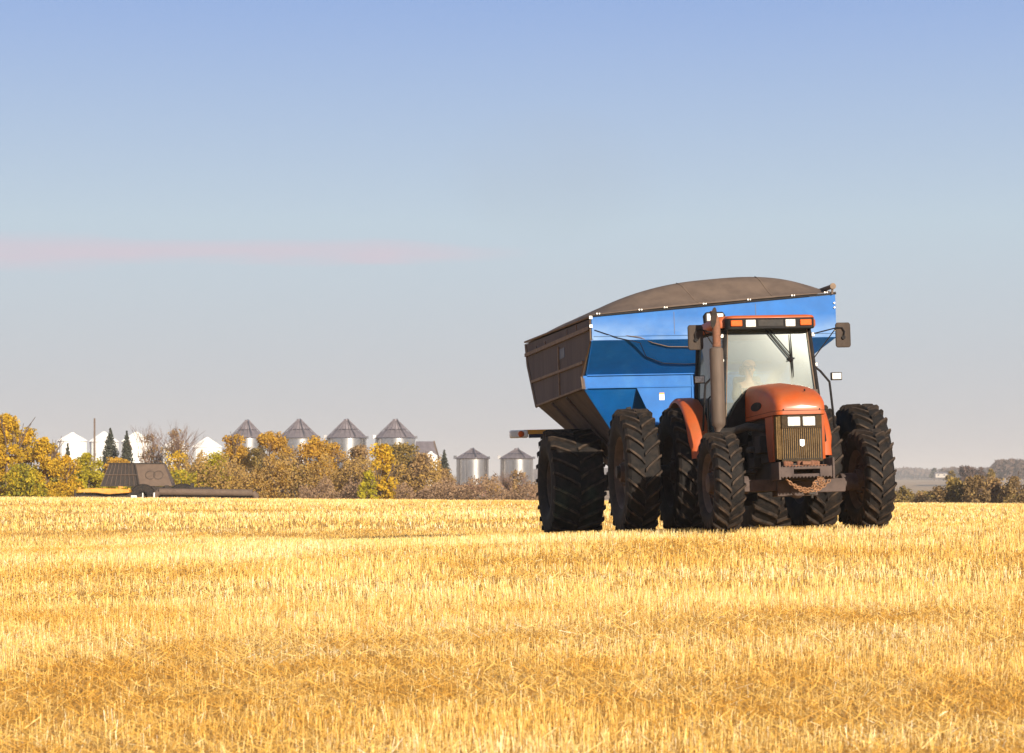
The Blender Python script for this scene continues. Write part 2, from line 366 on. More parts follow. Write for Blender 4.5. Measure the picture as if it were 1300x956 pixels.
def tyre_material():
    m = mat('tyre_rubber_worn', (.012, .0105, .010), .8, var=.3, dust=.25, dustc=(.055, .035, .022), nscale=12, dscale=6, spec=.15); t = m.node_tree; b = t.nodes['Principled BSDF']; src = b.inputs['Base Color'].links[0].from_socket
    a = t.nodes.new('ShaderNodeAttribute'); a.attribute_name = 'lug'; co = t.nodes.new('ShaderNodeTexCoord'); n = t.nodes.new('ShaderNodeTexNoise'); t.links.new(co.outputs['Object'], n.inputs['Vector']); n.inputs['Scale'].default_value = 9; n.inputs['Detail'].default_value = 8
    f = mth('MULTIPLY', a.outputs['Fac'], ramp(n.outputs[0], [(.38, .12), (.66, .95)], nt=t), nt=t)
    t.links.new(mixc(f, src, (.082, .054, .036), nt=t), b.inputs['Base Color']); return m
M['tyre'] = tyre_material()
M['windshield'] = glassmat('dusty_glare_windshield_glass', .055, (.62, .62, .54), (.88, .94, .88), glare=True)
M['sideglass'] = glassmat('tinted_side_glass', .16, (.40, .50, .50), (.45, .62, .62))

# ------------------------------------------------------------------ wheels
def sheen_dust_panel():  # pale sun reflection painted into the blue, stronger low down, broken by dust blotches
    m = M['blue'].copy(); m.name = 'blue_paint_sheen_and_dust'; t = m.node_tree; b = t.nodes['Principled BSDF']; src = b.inputs['Base Color'].links[0].from_socket
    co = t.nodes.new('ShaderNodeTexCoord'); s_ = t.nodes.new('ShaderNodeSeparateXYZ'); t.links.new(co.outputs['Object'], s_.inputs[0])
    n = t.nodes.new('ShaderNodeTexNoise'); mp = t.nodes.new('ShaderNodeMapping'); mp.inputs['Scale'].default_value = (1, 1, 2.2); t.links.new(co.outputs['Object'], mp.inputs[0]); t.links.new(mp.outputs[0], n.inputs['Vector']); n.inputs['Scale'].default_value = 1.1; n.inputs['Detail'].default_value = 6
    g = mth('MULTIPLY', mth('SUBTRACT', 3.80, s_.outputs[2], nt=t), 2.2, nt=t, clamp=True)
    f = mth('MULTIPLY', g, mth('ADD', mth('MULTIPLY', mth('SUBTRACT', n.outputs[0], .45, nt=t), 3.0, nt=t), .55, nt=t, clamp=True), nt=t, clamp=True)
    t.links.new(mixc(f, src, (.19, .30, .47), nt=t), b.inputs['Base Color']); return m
M['blue_sheen_dust'] = sheen_dust_panel()
def smoothstep(t): return t*t*(3-2*t)
def tyre_mb(Rt, W, Rr, nl, lug_h=.045, lug_w=.05, sweep=.20):
    """tyre about the x axis, centre at the origin; carcass radius Rt-lug_h"""
    Rc = Rt-lug_h; mb = MB(); hw = W/2
    prof = [(Rr, -hw*.62), (Rr+.03, -hw*.80), (Rr+(Rc-Rr)*.35, -hw*.99), (Rr+(Rc-Rr)*.62, -hw*1.0), (Rc-.05, -hw*.94), (Rc-.012, -hw*.80), (Rc, -hw*.4), (Rc+.004, 0)]
    prof = prof+[(r, -h) for r, h in reversed(prof[:-1])]
    MX = Matrix(((0, 0, 1, 0), (1, 0, 0, 0), (0, 1, 0, 0), (0, 0, 0, 1)))
    mb.lathe(prof, 56, MX)
    K = 7
    for sgn in (-1, 1):
        for j in range(nl):
            a0 = 2*math.pi*(j+(.5 if sgn > 0 else 0))/nl
            secs = []
            for k in range(K+1):
                t = k/K; x = sgn*(hw*(.02+.97*min(1, t/.82)) if t < .82 else hw*(.99+.01*(t-.82)))
                u = min(1, t/.82)
                base = Rc-.002-.014*smoothstep(u)**2 if t <= .82 else Rc-.03-(t-.82)/.18*.075
                top = Rt-.006*u*u if t <= .82 else Rt-.02-(t-.82)/.18*.085
                a = a0-sweep*(u**.85)
                da = (lug_w*(1-.15*u))/Rc/2*(1.25 if k in (0,) else 1)
                tx = x if t <= .82 else x+sgn*.003
                pts = []
                for (rr, aa) in ((base-.02, a-da*1.25), (top, a-da*.8), (top, a+da*.8), (base-.02, a+da*1.25)):
                    pts.append(Vector((tx, rr*math.cos(aa), rr*math.sin(aa))))
                secs.append(pts)
            mb.loft(secs)
    return mb
def rim_mb(Rr, W, off):
    mb = MB(); hw = W/2*.72
    MX = Matrix(((0, 0, 1, 0), (1, 0, 0, 0), (0, 1, 0, 0), (0, 0, 0, 1)))
    mb.lathe([(Rr+.03, -hw-.02), (Rr+.005, -hw), (Rr-.03, -hw*.7), (Rr-.05, -.1), (Rr-.05, .1), (Rr-.03, hw*.7), (Rr+.005, hw), (Rr+.03, hw+.02)], 40, MX)
    mb.lathe([(Rr-.05, off-.012), (Rr*.62, off-.03), (Rr*.42, off-.07), (.16, off-.07), (.14, off-.14), (.0, off-.15)], 40, MX)
    mb.lathe([(Rr-.05, off+.012), (Rr*.62, off+.0), (Rr*.42, off-.04), (.0, off-.04)], 40, MX)
    for k in range(10):
        a = 2*math.pi*k/10; mb.tube([(off-.10, .2*math.cos(a), .2*math.sin(a)), (off-.05, .2*math.cos(a), .2*math.sin(a))], .018, 6)
    return mb
_wc = {}
def wheel(parent, x, y, Rt, W, Rr, nl, off=0, name='wheel', flip=False, rot=0, **kw):
    r = empty(name, (x, y, Rt-.015), 0, parent); r.rotation_euler = (rot, 0, 0)
    key = (Rt, W, Rr, nl, off)
    if key not in _wc:
        t = tyre_mb(Rt, W, Rr, nl, **kw).build('tyre', M['tyre'], r, smooth=True, auto=30); at = t.data.attributes.new('lug', 'FLOAT', 'FACE'); at.data.foreach_set('value', [0.0 if i < 14*56 else (1.0 if (i-14*56) % 30 % 4 == 1 else .35) for i in range(len(t.data.polygons))])
        q = rim_mb(Rr, W, off).build('rim', M['rim'], r, smooth=True, auto=30); _wc[key] = (t, q)
    else:
        for s in _wc[key]:
            c = s.copy(); COL.objects.link(c); c.parent = r
    return r

def frame(X, D, th):
    """an orthonormal frame standing on the sloping field, yawed by th"""
    e = .8; gx_ = .03; gy_ = -.03
    n = Vector((-gx_, -gy_, 1)).normalized(); y = Vector((-math.sin(th), math.cos(th), 0)); y = (y-n*y.dot(n)).normalized(); x = y.cross(n)
    m = Matrix((x, y, n)).transposed().to_4x4(); m.translation = Vector((X, D, .06-.03*(5-X)-.03*(D-30)))
    return m

# ------------------------------------------------------------------ tractor  (local axes: -y forward, x to the viewer's right)
T = empty('tractor'); TM = frame(4.12, 30, R(7.5)); T.matrix_world = TM
tag(T, 'orange farm tractor with dual rear tyres and tall exhaust, facing the viewer', 'tractor')
LUG = dict(lug_h=.048, lug_w=.052, sweep=.235)
for sx_, rt in ((-1, .05), (1, .11)):
    wheel(T, sx_*1.10, 0, .735, .42, .40, 23, off=-.05*1, rot=rt, lug_h=.042, lug_w=.045, sweep=.25, name='front_wheel')
for x_, rt in ((-1.82, .0), (-1.03, .1), (1.06, .06), (1.87, .14)):
    wheel(T, x_, 2.85, 1.005, .53, .54, 25, off=-.08, rot=rt, name='rear_wheel', **LUG)
# hood
def hood_section(y, wd, zt, zb=1.66, rc=.16, n=7, crown=.03):
    pts = [Vector((-wd, y, zb)), Vector((-wd-.004, y, zb+.03))]
    for k in range(n):
        a = math.pi/2*k/(n-1); pts.append(Vector((-wd+rc-rc*math.cos(a), y, zt-rc+rc*math.sin(a)-crown)))
    pts.append(Vector((0, y, zt)))
    for k in reversed(range(n)):
        a = math.pi/2*k/(n-1); pts.append(Vector((wd-rc+rc*math.cos(a), y, zt-rc+rc*math.sin(a)-crown)))
    pts += [Vector((wd+.004, y, zb+.03)), Vector((wd, y, zb))]
    return pts
secs = [hood_section(-.50, .27, 1.79, rc=.06), hood_section(-.49, .31, 1.83, rc=.08), hood_section(-.46, .345, 1.89, rc=.10), hood_section(-.40, .365, 1.95, rc=.12), hood_section(-.30, .378, 2.01, rc=.14),
        hood_section(-.12, .385, 2.075, rc=.15), hood_section(.15, .39, 2.13, rc=.16), hood_section(.6, .39, 2.19, rc=.16), hood_section(1.28, .39, 2.23, rc=.16)]
MB().loft(secs).build('hood', M['orange'], T, smooth=True, auto=50)
hs_ = MB(); P_ = [(-.394, 1.2, 1.715), (-.394, .15, 1.715), (-.388, -.12, 1.715), (-.381, -.30, 1.715), (-.368, -.40, 1.715), (-.348, -.461, 1.715), (-.313, -.492, 1.715), (-.272, -.503, 1.715), (.272, -.503, 1.715), (.313, -.492, 1.715), (.348, -.461, 1.715), (.368, -.40, 1.715), (.381, -.30, 1.715), (.394, .15, 1.715), (.394, 1.2, 1.715)]; hs_.tube(P_, .0035, 5); hs_.build('hood_seam', M['surround'], T)
vn = MB(); vn.loft([[Vector((-.402+dx, .55+.30*math.cos(a), 1.84+.065*math.sin(a))) for a in np.linspace(0, 2*math.pi, 18, endpoint=False)] for dx in (0, .012)]); vn.build('hood_side_vent', M['black'], T)
h2 = MB(); h2.tube([(.1, -.34, 2.0), (.1, -.335, 2.03)], .012, 8); h2.build('hood_badge', M['black'], T)
# grille frame and grille
g = MB()
for s in (-1, 1):
    g.prism([(s*.372, -.26, 1.655), (s*.372, .16, 1.655), (s*.372, .10, 1.25), (s*.372, .0, 1.0), (s*.372, -.26, 1.0)], (-s*.03, 0, 0))
g.prism([(.305, -.46, 1.655), (.36, -.40, 1.655), (.372, -.26, 1.655), (.34, -.26, 1.655), (.30, -.42, 1.655)], (0, 0, -.655))
g.build_each('side_panel', M['orange'], T, bevel=.01)
bk = MB(); bk.box(-.29, .30, -.448, -.40, 1.02, 1.655); bk.box(-.335, -.325, -.41, -.26, 1.02, 1.655); bk.build('radiator_screen', M['chassis'], T)
g = MB()
for k in range(19):
    x = -.28+k*.0305; g.box(x-.0058, x+.0058, -.468, -.445, 1.03, 1.47)
for k in range(5): g.box(-.352, -.33, -.40+k*.03, -.388+k*.03, 1.03, 1.65)
g.prism([(-.29, -.448, 1.02), (-.335, -.41, 1.02), (-.335, -.40, 1.02), (-.28, -.42, 1.02)], (0, 0, .635))
g.build('grille', M['grille'], T)
g = MB(); g.box(-.29, -.21, -.475, -.44, 1.46, 1.65); g.box(-.21, .21, -.471, -.44, 1.46, 1.49); g.box(-.21, .21, -.471, -.44, 1.63, 1.655); g.box(.21, .30, -.475, -.44, 1.46, 1.65); g.box(-.012, .012, -.473, -.44, 1.49, 1.63)
g.box(-.30, .31, -.47, -.40, .985, 1.02)
g.build_each('grille_surround', M['surround'], T, bevel=.004)
for s in (-1, 1):
    hl = MB(); hl.box(s*.11-.092, s*.11+.092, -.482, -.462, 1.493, 1.627); o = hl.build('headlight', M['lamp'], T, bevel=.008); MB().box(s*.11-.098, s*.11+.098, -.476, -.46, 1.486, 1.634).build('bezel', M['black'], o)
e = MB(); e.box(-.035, .035, -.482, -.468, 1.215, 1.30); e.prism([(-.035, -.482, 1.215), (.035, -.482, 1.215), (0, -.482, 1.195)], (0, .014, 0)); e.build('emblem', M['emblem'], T, bevel=.004)
# chassis, engine
c = MB(); c.box(-.27, .27, -.40, 1.3, .72, 1.0); c.box(-.30, .30, .0, 1.25, 1.0, 1.70); c.box(-.36, .36, 1.2, 3.25, .62, 1.36)
c.box(-.34, .34, -.38, .12, 1.02, 1.64)
c.tube([(-.3, .35, 1.5), (-.55, .5, 1.55), (-.7, .8, 1.5), (-.86, .9, 1.5)], .06, 10)
c.tube([(-.31, .7, 1.2), (-.42, .72, 1.22), (-.42, 1.0, 1.22)], .05, 8); c.box(-.42, -.30, .3, .62, 1.15, 1.4); c.box(-.40, -.30, .75, 1.1, .95, 1.1)
c.tube([(-.36, .9, .9), (-.36, 1.9, .9)], .04, 8); c.tube([(-.45, 2.85, 1.0), (-2.1, 2.85, 1.0)], .10, 14); c.tube([(.45, 2.85, 1.0), (2.1, 2.85, 1.0)], .10, 14); c.box(-.42, .42, 2.5, 3.15, .75, 1.3)
c.box(-.12, .12, 3.0, 4.1, .42, .50)
c.build('chassis', M['chassis'], T, bevel=.015)
c = MB(); c.box(-.85, -.40, 1.25, 2.15, .62, 1.22); c.build('fuel_tank', M['black'], T, bevel=.06, seg=3)
c = MB()
for k in range(3): c.box(-1.0, -.72, 1.30, 1.5, .42+.3*k, .45+.3*k)
c.box(-1.0, -.985, 1.3, 1.5, .40, 1.1); c.box(-.735, -.72, 1.3, 1.5, .40, 1.3); c.build('steps', M['chassis'], T)
c = MB(); c.box(.40, .80, 1.25, 2.0, .7, 1.2); c.build('battery_box', M['black'], T, bevel=.04)
c = MB(); c.prism([(-.36, 1.22, 2.14), (-.50, 1.22, 1.98), (-.66, 1.22, 1.70), (-.74, 1.22, 1.42), (-.36, 1.22, 1.3)], (0, .05, 0)); c.prism([(.36, 1.22, 1.95), (.60, 1.22, 1.75), (.82, 1.22, 1.42), (.36, 1.22, 1.3)], (0, .05, 0)); c.build_each('cowl', M['black'], T, bevel=.01)
# front axle
a = MB(); a.box(-.78, -.30, -.12, .12, .58, .75); a.box(-.30, .30, -.16, .16, .50, .74); a.box(.15, .72, -.14, .12, .545, .74); a.tube([(-1.2, 0, .70), (-.7, 0, .68)], .13, 16); a.tube([(.68, 0, .68), (1.2, 0, .70)], .13, 16)
a.tube([(-.7, .22, .68), (.7, .22, .68)], .025, 8); a.lathe([(0, -.09), (.1, -.09), (.14, 0), (.1, .09), (0, .09)], 20, Matrix.Translation((0, -.1, .6)) @ Matrix.Rotation(R(90), 4, 'X'))
a.build('front_axle', M['axle'], T, bevel=.012)
# front weight bracket
b = MB(); b.box(-.44, -.24, -.86, -.50, .76, .90); b.box(.14, .33, -.86, -.50, .76, .90); b.box(-.24, .14, -.86, -.62, .865, .90); b.box(-.24, .14, -.84, -.60, .76, .80)
b.box(-.46, -.43, -.88, -.45, .72, .97); b.box(.32, .35, -.88, -.45, .72, 1.02)
for k in range(15): x = -.40+k*.05; b.prism([(x-.017, -.865, .762), (x+.017, -.865, .762), (x, -.865, .735)], (0, .05, 0))
for k in range(16): x = -.40+k*.047; b.box(x-.008, x+.008, -.85, -.80, .899, .915)
b.build('weight_bracket', M['axle'], T, bevel=.004)
b = MB(); b.box(-.36, .26, -.80, -.42, .90, .925)
for k in range(9): b.lathe([(0, 0), (.035, 0), (.04, .05), (.0, .07)], 8, Matrix.Translation((-.32+.065*k, -.72+.1*(k % 3), .925)))
b.box(-.10, .02, -.83, -.74, .925, .975); b.build('front_hitch', M['rust'], T, bevel=.006)
ch = MB()
def link(c, ax, tw, r=.024, rr=.0065):
    P = []
    for k in range(10):
        a = 2*math.pi*k/10; P.append(Vector((r*1.35*math.cos(a), r*.8*math.sin(a), 0)))
    Mx = Matrix.Translation(c) @ ax.to_track_quat('X', 'Z').to_matrix().to_4x4() @ Matrix.Rotation(tw, 4, 'X')
    P = [Mx @ p for p in P]; ch.tube(P+[P[0]], rr, 5, caps=False)
for off, dip in ((0, .13), (.03, .17)):
    pts = [Vector((-.36+.62*t, -.89-off, .72-dip*4*t*(1-t)-.02*t)) for t in np.linspace(0, 1, 19)]
    for i in range(18): link((pts[i]+pts[i+1])/2, (pts[i+1]-pts[i]).normalized(), (i % 2)*R(90))
for k in range(16):
    link(Vector((.02+.16*random.random(), -.90-.02*random.random(), .60+.13*random.random())), Vector((random.uniform(-1, 1), 0, random.uniform(-1, 1))).normalized(), random.random()*3)
ch.build('chain', M['chain'], T, smooth=True)
a = MB(); a.box(-.05, .05, -.93, -.7, .50, .545); a.tube([(0, -.9, .45), (0, -.9, .58)], .02, 8); a.build('tow_hook', M['chassis'], T, bevel=.01)
# exhaust
x_, y_ = -.885, .90
ex = MB(); ex.lathe([(0, 1.50), (.055, 1.50), (.06, 1.56), (.098, 1.60), (.103, 1.65), (.103, 2.70), (.098, 2.745), (.066, 2.77), (0, 2.77)], 28, Matrix.Translation((x_, y_, 0))); muff = ex.build('muffler', M['muffler'], T, smooth=True, auto=40)
ex = MB(); ex.tube([(x_+.01, y_, 2.76), (x_+.012, y_, 3.10), (x_+.0, y_, 3.18), (x_-.02, y_, 3.25), (x_-.045, y_-.01, 3.31)], [.06, .06, .055, .05, .045], 18, caps=False); ex.lathe([(.066, 0), (.066, .03)], 20, Matrix.Translation((x_+.01, y_, 2.78))); ex.build('exhaust_pipe', M['rust'], T, smooth=True)
ex = MB(); ex.loft([[Vector((x_-.045+.045*math.cos(a)+.12*.16*math.sin(a), y_-.085-dy, 3.20+.155*math.sin(a))) for a in np.linspace(0, 2*math.pi, 20, endpoint=False)] for dy in (0, .015)]); ex.build('exhaust_flap', M['rubber'], T)
ex = MB(); ex.tube([(x_+.08, y_+.1, 2.12), (x_+.0, y_+.13, 2.1), (x_-.13, y_+.1, 2.0), (x_-.14, y_+.1, 1.5)], .013, 8); ex.build('exhaust_grab_rail', M['black'], T, smooth=True)
# intake stack on the other side
ex = MB(); ex.tube([(.47, .45, 1.02), (.47, .45, 1.75), (.46, .45, 2.0)], .05, 14); ex.lathe([(.05, 0), (.062, .01), (.062, .07), (0, .09)], 16, Matrix.Translation((.46, .45, 2.0))); ex.build('intake_stack', M['muffler'], T, smooth=True, auto=40)
# cab frame
FL0, FL1 = Vector((-.74, 1.30, 1.36)), Vector((-.615, 1.45, 3.10)); FR0, FR1 = Vector((.845, 1.30, 1.36)), Vector((.70, 1.45, 3.10))
RL0, RL1 = Vector((-.80, 2.85, 1.5)), Vector((-.72, 2.80, 3.10)); RR0, RR1 = Vector((.84, 2.85, 1.5)), Vector((.76, 2.80, 3.10))
c = MB()
for p, q, r in ((FL0, FL1, .03), (FR0, FR1, .03), (RL0, RL1, .04), (RR0, RR1, .04)): c.tube([p, (p+q)/2, q], r, 8)
for p, q in ((FL1, FR1), (RL1, RR1), (FL1, RL1), (FR1, RR1), (FL0, RL0), (FR0, RR0)): c.tube([p, q], .032, 8)
c.box(-.72, .80, 1.30, 2.85, 1.30, 1.42); c.box(-.72, -.40, 1.27, 1.33, 1.40, 1.62); c.box(.40, .82, 1.27, 1.33, 1.40, 1.62)
c.build('cab_frame', M['black'], T, smooth=True, auto=40)
for s, (p0, p1, q0, q1) in enumerate(((FL0, FL1, RL0, RL1), (FR0, FR1, RR0, RR1))):
    side = -1 if s == 0 else 1
    pts = [p0+Vector((0, .04, .05)), q0.lerp(q1, .03), q1+Vector((0, -.03, -.02)), p1+Vector((0, .04, -.02))]
    MB().prism([p+Vector((-side*.005, 0, 0)) for p in pts], (-side*.008, 0, 0)).build('door', M['sideglass'], T)
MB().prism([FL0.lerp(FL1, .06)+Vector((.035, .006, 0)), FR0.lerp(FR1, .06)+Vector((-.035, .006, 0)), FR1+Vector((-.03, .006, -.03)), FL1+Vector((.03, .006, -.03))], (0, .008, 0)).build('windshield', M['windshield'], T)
MB().prism([RL0+Vector((.04, 0, .1)), RR0+Vector((-.04, 0, .1)), RR1+Vector((-.04, 0, -.03)), RL1+Vector((.04, 0, -.03))], (0, .008, 0)).build('rear_window', M['sideglass'], T)
tr_ = MB()
for p, q, s in ((FL0, FL1, 1), (FR0, FR1, -1)): tr_.tube([p.lerp(q, .05)+Vector((s*.043, -.02, 0)), q+Vector((s*.04, -.02, -.02))], .009, 6)
tr_.build_each('windshield_trim', M['sideribs'], T)
# roof
secs = []
def rrect(x0, x1, y0, y1, r, z, n=5):
    P = []
    for cx_, cy_, a0 in ((x1-r, y1-r, 0), (x0+r, y1-r, 90), (x0+r, y0+r, 180), (x1-r, y0+r, 270)):
        for k in range(n): a = R(a0+90*k/(n-1)); P.append(Vector((cx_+r*math.cos(a), cy_+r*math.sin(a), z)))
    return P
for z, i, r in ((3.10, .02, .12), (3.13, 0, .13), (3.20, 0, .13), (3.255, .035, .13), (3.28, .10, .12), (3.29, .25, .1)):
    secs.append(rrect(-.80+i, .82-i, 1.38+i*.3, 3.0-i, r, z))
MB().loft(secs).build('cab_roof', M['orange'], T, smooth=True, auto=60)
secs = [rrect(-.64, .74, 1.20, 1.55, .10, z) for z in (3.225, 3.235)]+[rrect(-.62, .72, 1.22, 1.55, .09, 3.262), rrect(-.56, .66, 1.28, 1.55, .07, 3.275)]
MB().loft(secs).build('roof_visor', M['orange'], T, smooth=True, auto=60)
MB().loft([rrect(-.635, .735, 1.22, 1.45, .08, z) for z in (3.07, 3.225)]).build('light_bar', M['black'], T, smooth=True, auto=40)
for x0, x1, m_, nm in ((-.575, -.40, 'amber', 'marker_light'), (.50, .675, 'amber', 'marker_light'), (-.345, -.19, 'lamp', 'work_light'), (.27, .425, 'lamp', 'work_light')):
    z0, z1 = (3.105, 3.195) if m_ == 'amber' else (3.09, 3.20)
    o = MB().box(x0, x1, 1.195, 1.23, z0, z1).build(nm, M[m_], T, bevel=.008)
o = MB().box(-.15, .24, 1.215, 1.24, 3.10, 3.20).build('roof_vent', M['chassis'], T, bevel=.004)
# rear roof lamp peeking over the roof
o = MB().loft([[Vector((x, y, z)) for x, z in ((-.66, 3.30), (-.34, 3.30), (-.33, 3.42), (-.37, 3.475), (-.63, 3.475), (-.67, 3.42))] for y in (2.55, 2.68)]).build('rear_roof_lamp', M['black'], T, bevel=.01)
MB().box(-.635, -.365, 2.535, 2.556, 3.33, 3.45).build('lens', M['lamp'], o, bevel=.02)
# wiper
wp = MB(); P = lambda x, z: Vector((x, 1.45-(3.10-z)*.086-.03, z))
wp.tube([P(.0, 3.09), P(.365, 2.62)], .011, 6); wp.tube([P(.06, 3.09), P(.40, 2.66)], .009, 6); wp.tube([P(.34, 2.62), P(.44, 2.62)], .014, 6); wp.tube([P(.33, 2.59), P(.42, 2.60)], .008, 6)
wp.tube([P(.395, 2.64), P(.40, 2.58)], .02, 8)
wp.tube([P(.395, 3.0), P(.40, 2.66), P(.405, 2.5), P(.41, 2.33)], [.006, .013, .012, .005], 6); wp.build('wiper', M['black'], T, smooth=True)
# mirrors
for s, mx_ in ((-1, -1.115), (1, 1.175)):
    m_ = MB().loft([[Vector((mx_+dx*.118, y, 2.95+dz*.19)) for dx, dz in ((-1, -.85), (-.8, -1), (.8, -1), (1, -.85), (1, .85), (.8, 1), (-.8, 1), (-1, .85))] for y in (1.24, 1.27)]).build('mirror', M['mirror'], T, bevel=.012)
    ar = MB(); px_ = (-.62 if s < 0 else .70)
    ar.tube([(px_, 1.42, 2.98), (mx_-s*.10, 1.22, 3.06), (mx_-s*.02, 1.215, 3.06), (mx_+s*.015, 1.215, 3.0), (mx_+s*.0, 1.215, 2.92)], .011, 6); ar.tube([(px_+s*.05, 1.40, 2.62), (mx_-s*.12, 1.22, 3.05)], .009, 6)
    ar.lathe([(0, 0), (.03, .0), (.03, .03), (0, .03)], 10, Matrix.Translation((mx_, 1.24, 2.91)) @ Matrix.Rotation(R(90), 4, 'X'))
    ar.build('mirror_arm', M['black'], m_, smooth=True, auto=40)
# side lamps on curved arms
for s, lx, lz in ((-1, -1.03, 2.33), (1, 1.11, 2.34)):
    px_ = -.66 if s < 0 else .76
    ar = MB(); ar.tube([(px_, 1.38, 2.48), (lx-s*.26, 1.42, 2.42), (lx-s*.10, 1.5, 2.26), (lx-s*.085, 1.5, 2.1), (lx-s*.04, 1.5, 1.55)], .018, 8); arm = ar.build('lamp_arm', M['black'], T, smooth=True)
    lm = MB().box(lx-.085, lx+.085, 1.44, 1.50, lz-.06, lz+.06).build('side_lamp', M['black'], arm, bevel=.01)
    MB().box(lx-.072, lx+.072, 1.432, 1.445, lz-.048, lz+.048).build('lens', M['lamp'], arm, bevel=.006)
hn = MB()
for z in (2.98, 2.52): hn.box(.71+(3.1-z)*.08, .76+(3.1-z)*.08, 1.38, 1.44, z-.03, z+.03)
for z in (2.98, 2.60): hn.box(-.70, -.65, 1.38, 1.44, z-.03, z+.03)
hn.build_each('hinge', M['steel'], T, bevel=.008)
# fenders
for s in (-1, 1):
    f = MB(); secs = []
    for k in range(15):
        a = R(8+112*k/14); r = 1.13-.06*math.cos(a)
        yy, zz = 2.85-r*math.cos(a), 1.0+r*math.sin(a); n_ = Vector((0, -math.cos(a), math.sin(a)))
        xo, xi = (1.13, .80) if k > 1 else (1.10, .83)
        c_ = Vector((0, yy, zz))
        secs.append([c_+Vector((s*xi, 0, 0)), c_+Vector((s*(xi+.06), 0, 0))+n_*.02, c_+Vector((s*(xo-.04), 0, 0))+n_*.015, c_+Vector((s*xo, 0, 0))-n_*.02, c_+Vector((s*xo, 0, 0))-n_*.055, c_+Vector((s*(xo-.02), 0, 0))-n_*.04, c_+Vector((s*(xo-.06), 0, 0))-n_*.01, c_+Vector((s*xi, 0, 0))-n_*.025])
    f.loft(secs); f.build('fender', M['orange'], T, smooth=True, auto=50)
MB().box(-.775, -.755, 1.62, 1.76, 1.78, 1.81).build('door_handle', M['black'], T, bevel=.005)
mb_ = MB()
for x, z in ((-.34, 1.76), (.34, 1.76)): mb_.lathe([(0, 0), (.012, 0), (.012, .006), (0, .008)], 8, Matrix.Translation((x*.78, -.497, z-.03)) @ Matrix.Rotation(R(90), 4, 'X'))
mb_.build_each('hood_latch', M['black'], T)
# interior
i_ = MB(); i_.box(-.22, .22, 2.2, 2.65, 1.62, 1.80); i_.box(-.22, .22, 2.58, 2.70, 1.80, 2.45); i_.box(-.12, .12, 2.60, 2.68, 2.47, 2.62); i_.box(-.15, .15, 2.25, 2.6, 1.42, 1.62); i_.build('driver_seat', M['seat'], T, bevel=.04)
i_ = MB(); MW = Matrix.Translation((0, 1.85, 2.05)) @ Matrix.Rotation(R(-55), 4, 'X')
i_.tube([MW @ Vector((.21*math.cos(2*math.pi*k/24), .21*math.sin(2*math.pi*k/24), 0)) for k in range(25)], .015, 6, caps=False)
for a in (90, 210, 330): i_.tube([MW @ Vector((0, 0, 0)), MW @ Vector((.21*math.cos(R(a)), .21*math.sin(R(a)), 0))], .012, 6)
i_.tube([MW @ Vector((0, 0, 0)), (0, 1.55, 1.42)], .03, 8); i_.build('steering_wheel', M['black'], T, smooth=True)
i_ = MB(); i_.box(-.66, .74, 1.5, 2.8, 3.04, 3.09); i_.build('roof_lining', M['seat'], T); i_ = MB(); i_.box(-.60, .66, 2.74, 2.79, 1.45, 2.05); i_.build('rear_bulkhead', M['seat'], T)
i_ = MB(); i_.box(-.45, .45, 1.36, 1.55, 1.42, 1.75); i_.build('dashboard', M['black'], T, bevel=.05)

# driver
def skin_body(name, mt, pts, edges, parent=None, scale=1.0, sub=2, root=0):
    me = bpy.data.meshes.new(name); me.from_pydata([p[0] for p in pts], edges, []); o = bpy.data.objects.new(name, me); COL.objects.link(o)
    o.modifiers.new('skin', 'SKIN'); sl = me.skin_vertices[0] if me.skin_vertices else None
    if sl is None:
        bpy.context.view_layer.objects.active = o; bpy.ops.mesh.customdata_skin_add(); sl = me.skin_vertices[0]
    for i, p in enumerate(pts):
        r = p[1]; sl.data[i].radius = (r*scale, r*scale) if not isinstance(r, tuple) else (r[0]*scale, r[1]*scale)
        sl.data[i].use_root = (i == root)
    sb = o.modifiers.new('subsurf', 'SUBSURF'); sb.levels = sub; sb.render_levels = sub
    me.materials.append(mt); me.shade_smooth()
    if parent is not None: o.parent = parent
    return o
per = empty('person'); per.matrix_world = TM @ Matrix.Translation((-.03, 2.36, 1.80))
tag(per, 'driver in a plaid shirt and cap seated behind the windshield of the tractor cab', 'person')
J = [((0, 0, .10), .13), ((0, .03, .28), .135), ((0, .04, .46), .15), ((0, .02, .56), .07), ((0, 0, .62), .055), ((0, -.01, .70), .085), ((0, -.01, .79), .092), ((0, 0, .84), .06),
     ((-.19, .03, .48), .065), ((-.27, -.10, .27), .048), ((-.20, -.34, .26), .034), ((-.185, -.41, .28), .03),
     ((.19, .03, .48), .065), ((.27, -.10, .27), .048), ((.20, -.34, .26), .034), ((.185, -.41, .28), .03),
     ((-.10, -.02, .06), .095), ((-.13, -.42, .05), .07), ((-.13, -.52, -.32), .045), ((-.13, -.62, -.36), .035),
     ((.10, -.02, .06), .095), ((.13, -.42, .05), .07), ((.13, -.52, -.32), .045), ((.13, -.62, -.36), .035)]
Ed = [(0, 1), (1, 2), (2, 3), (3, 4), (4, 5), (5, 6), (6, 7), (2, 8), (8, 9), (9, 10), (10, 11), (2, 12), (12, 13), (13, 14), (14, 15), (0, 16), (16, 17), (17, 18), (18, 19), (0, 20), (20, 21), (21, 22), (22, 23)]
skin_body('body', M['skin'], J, Ed, per)
sh = [0, 1, 2, 8, 9, 10, 12, 13, 14]; mp_ = {k: i for i, k in enumerate(sh)}
skin_body('shirt', M['shirt'], [J[k] for k in sh], [(mp_[a], mp_[b]) for a, b in Ed if a in mp_ and b in mp_], per, 1.10)
sh = [0, 16, 17, 18, 20, 21, 22]; mp_ = {k: i for i, k in enumerate(sh)}
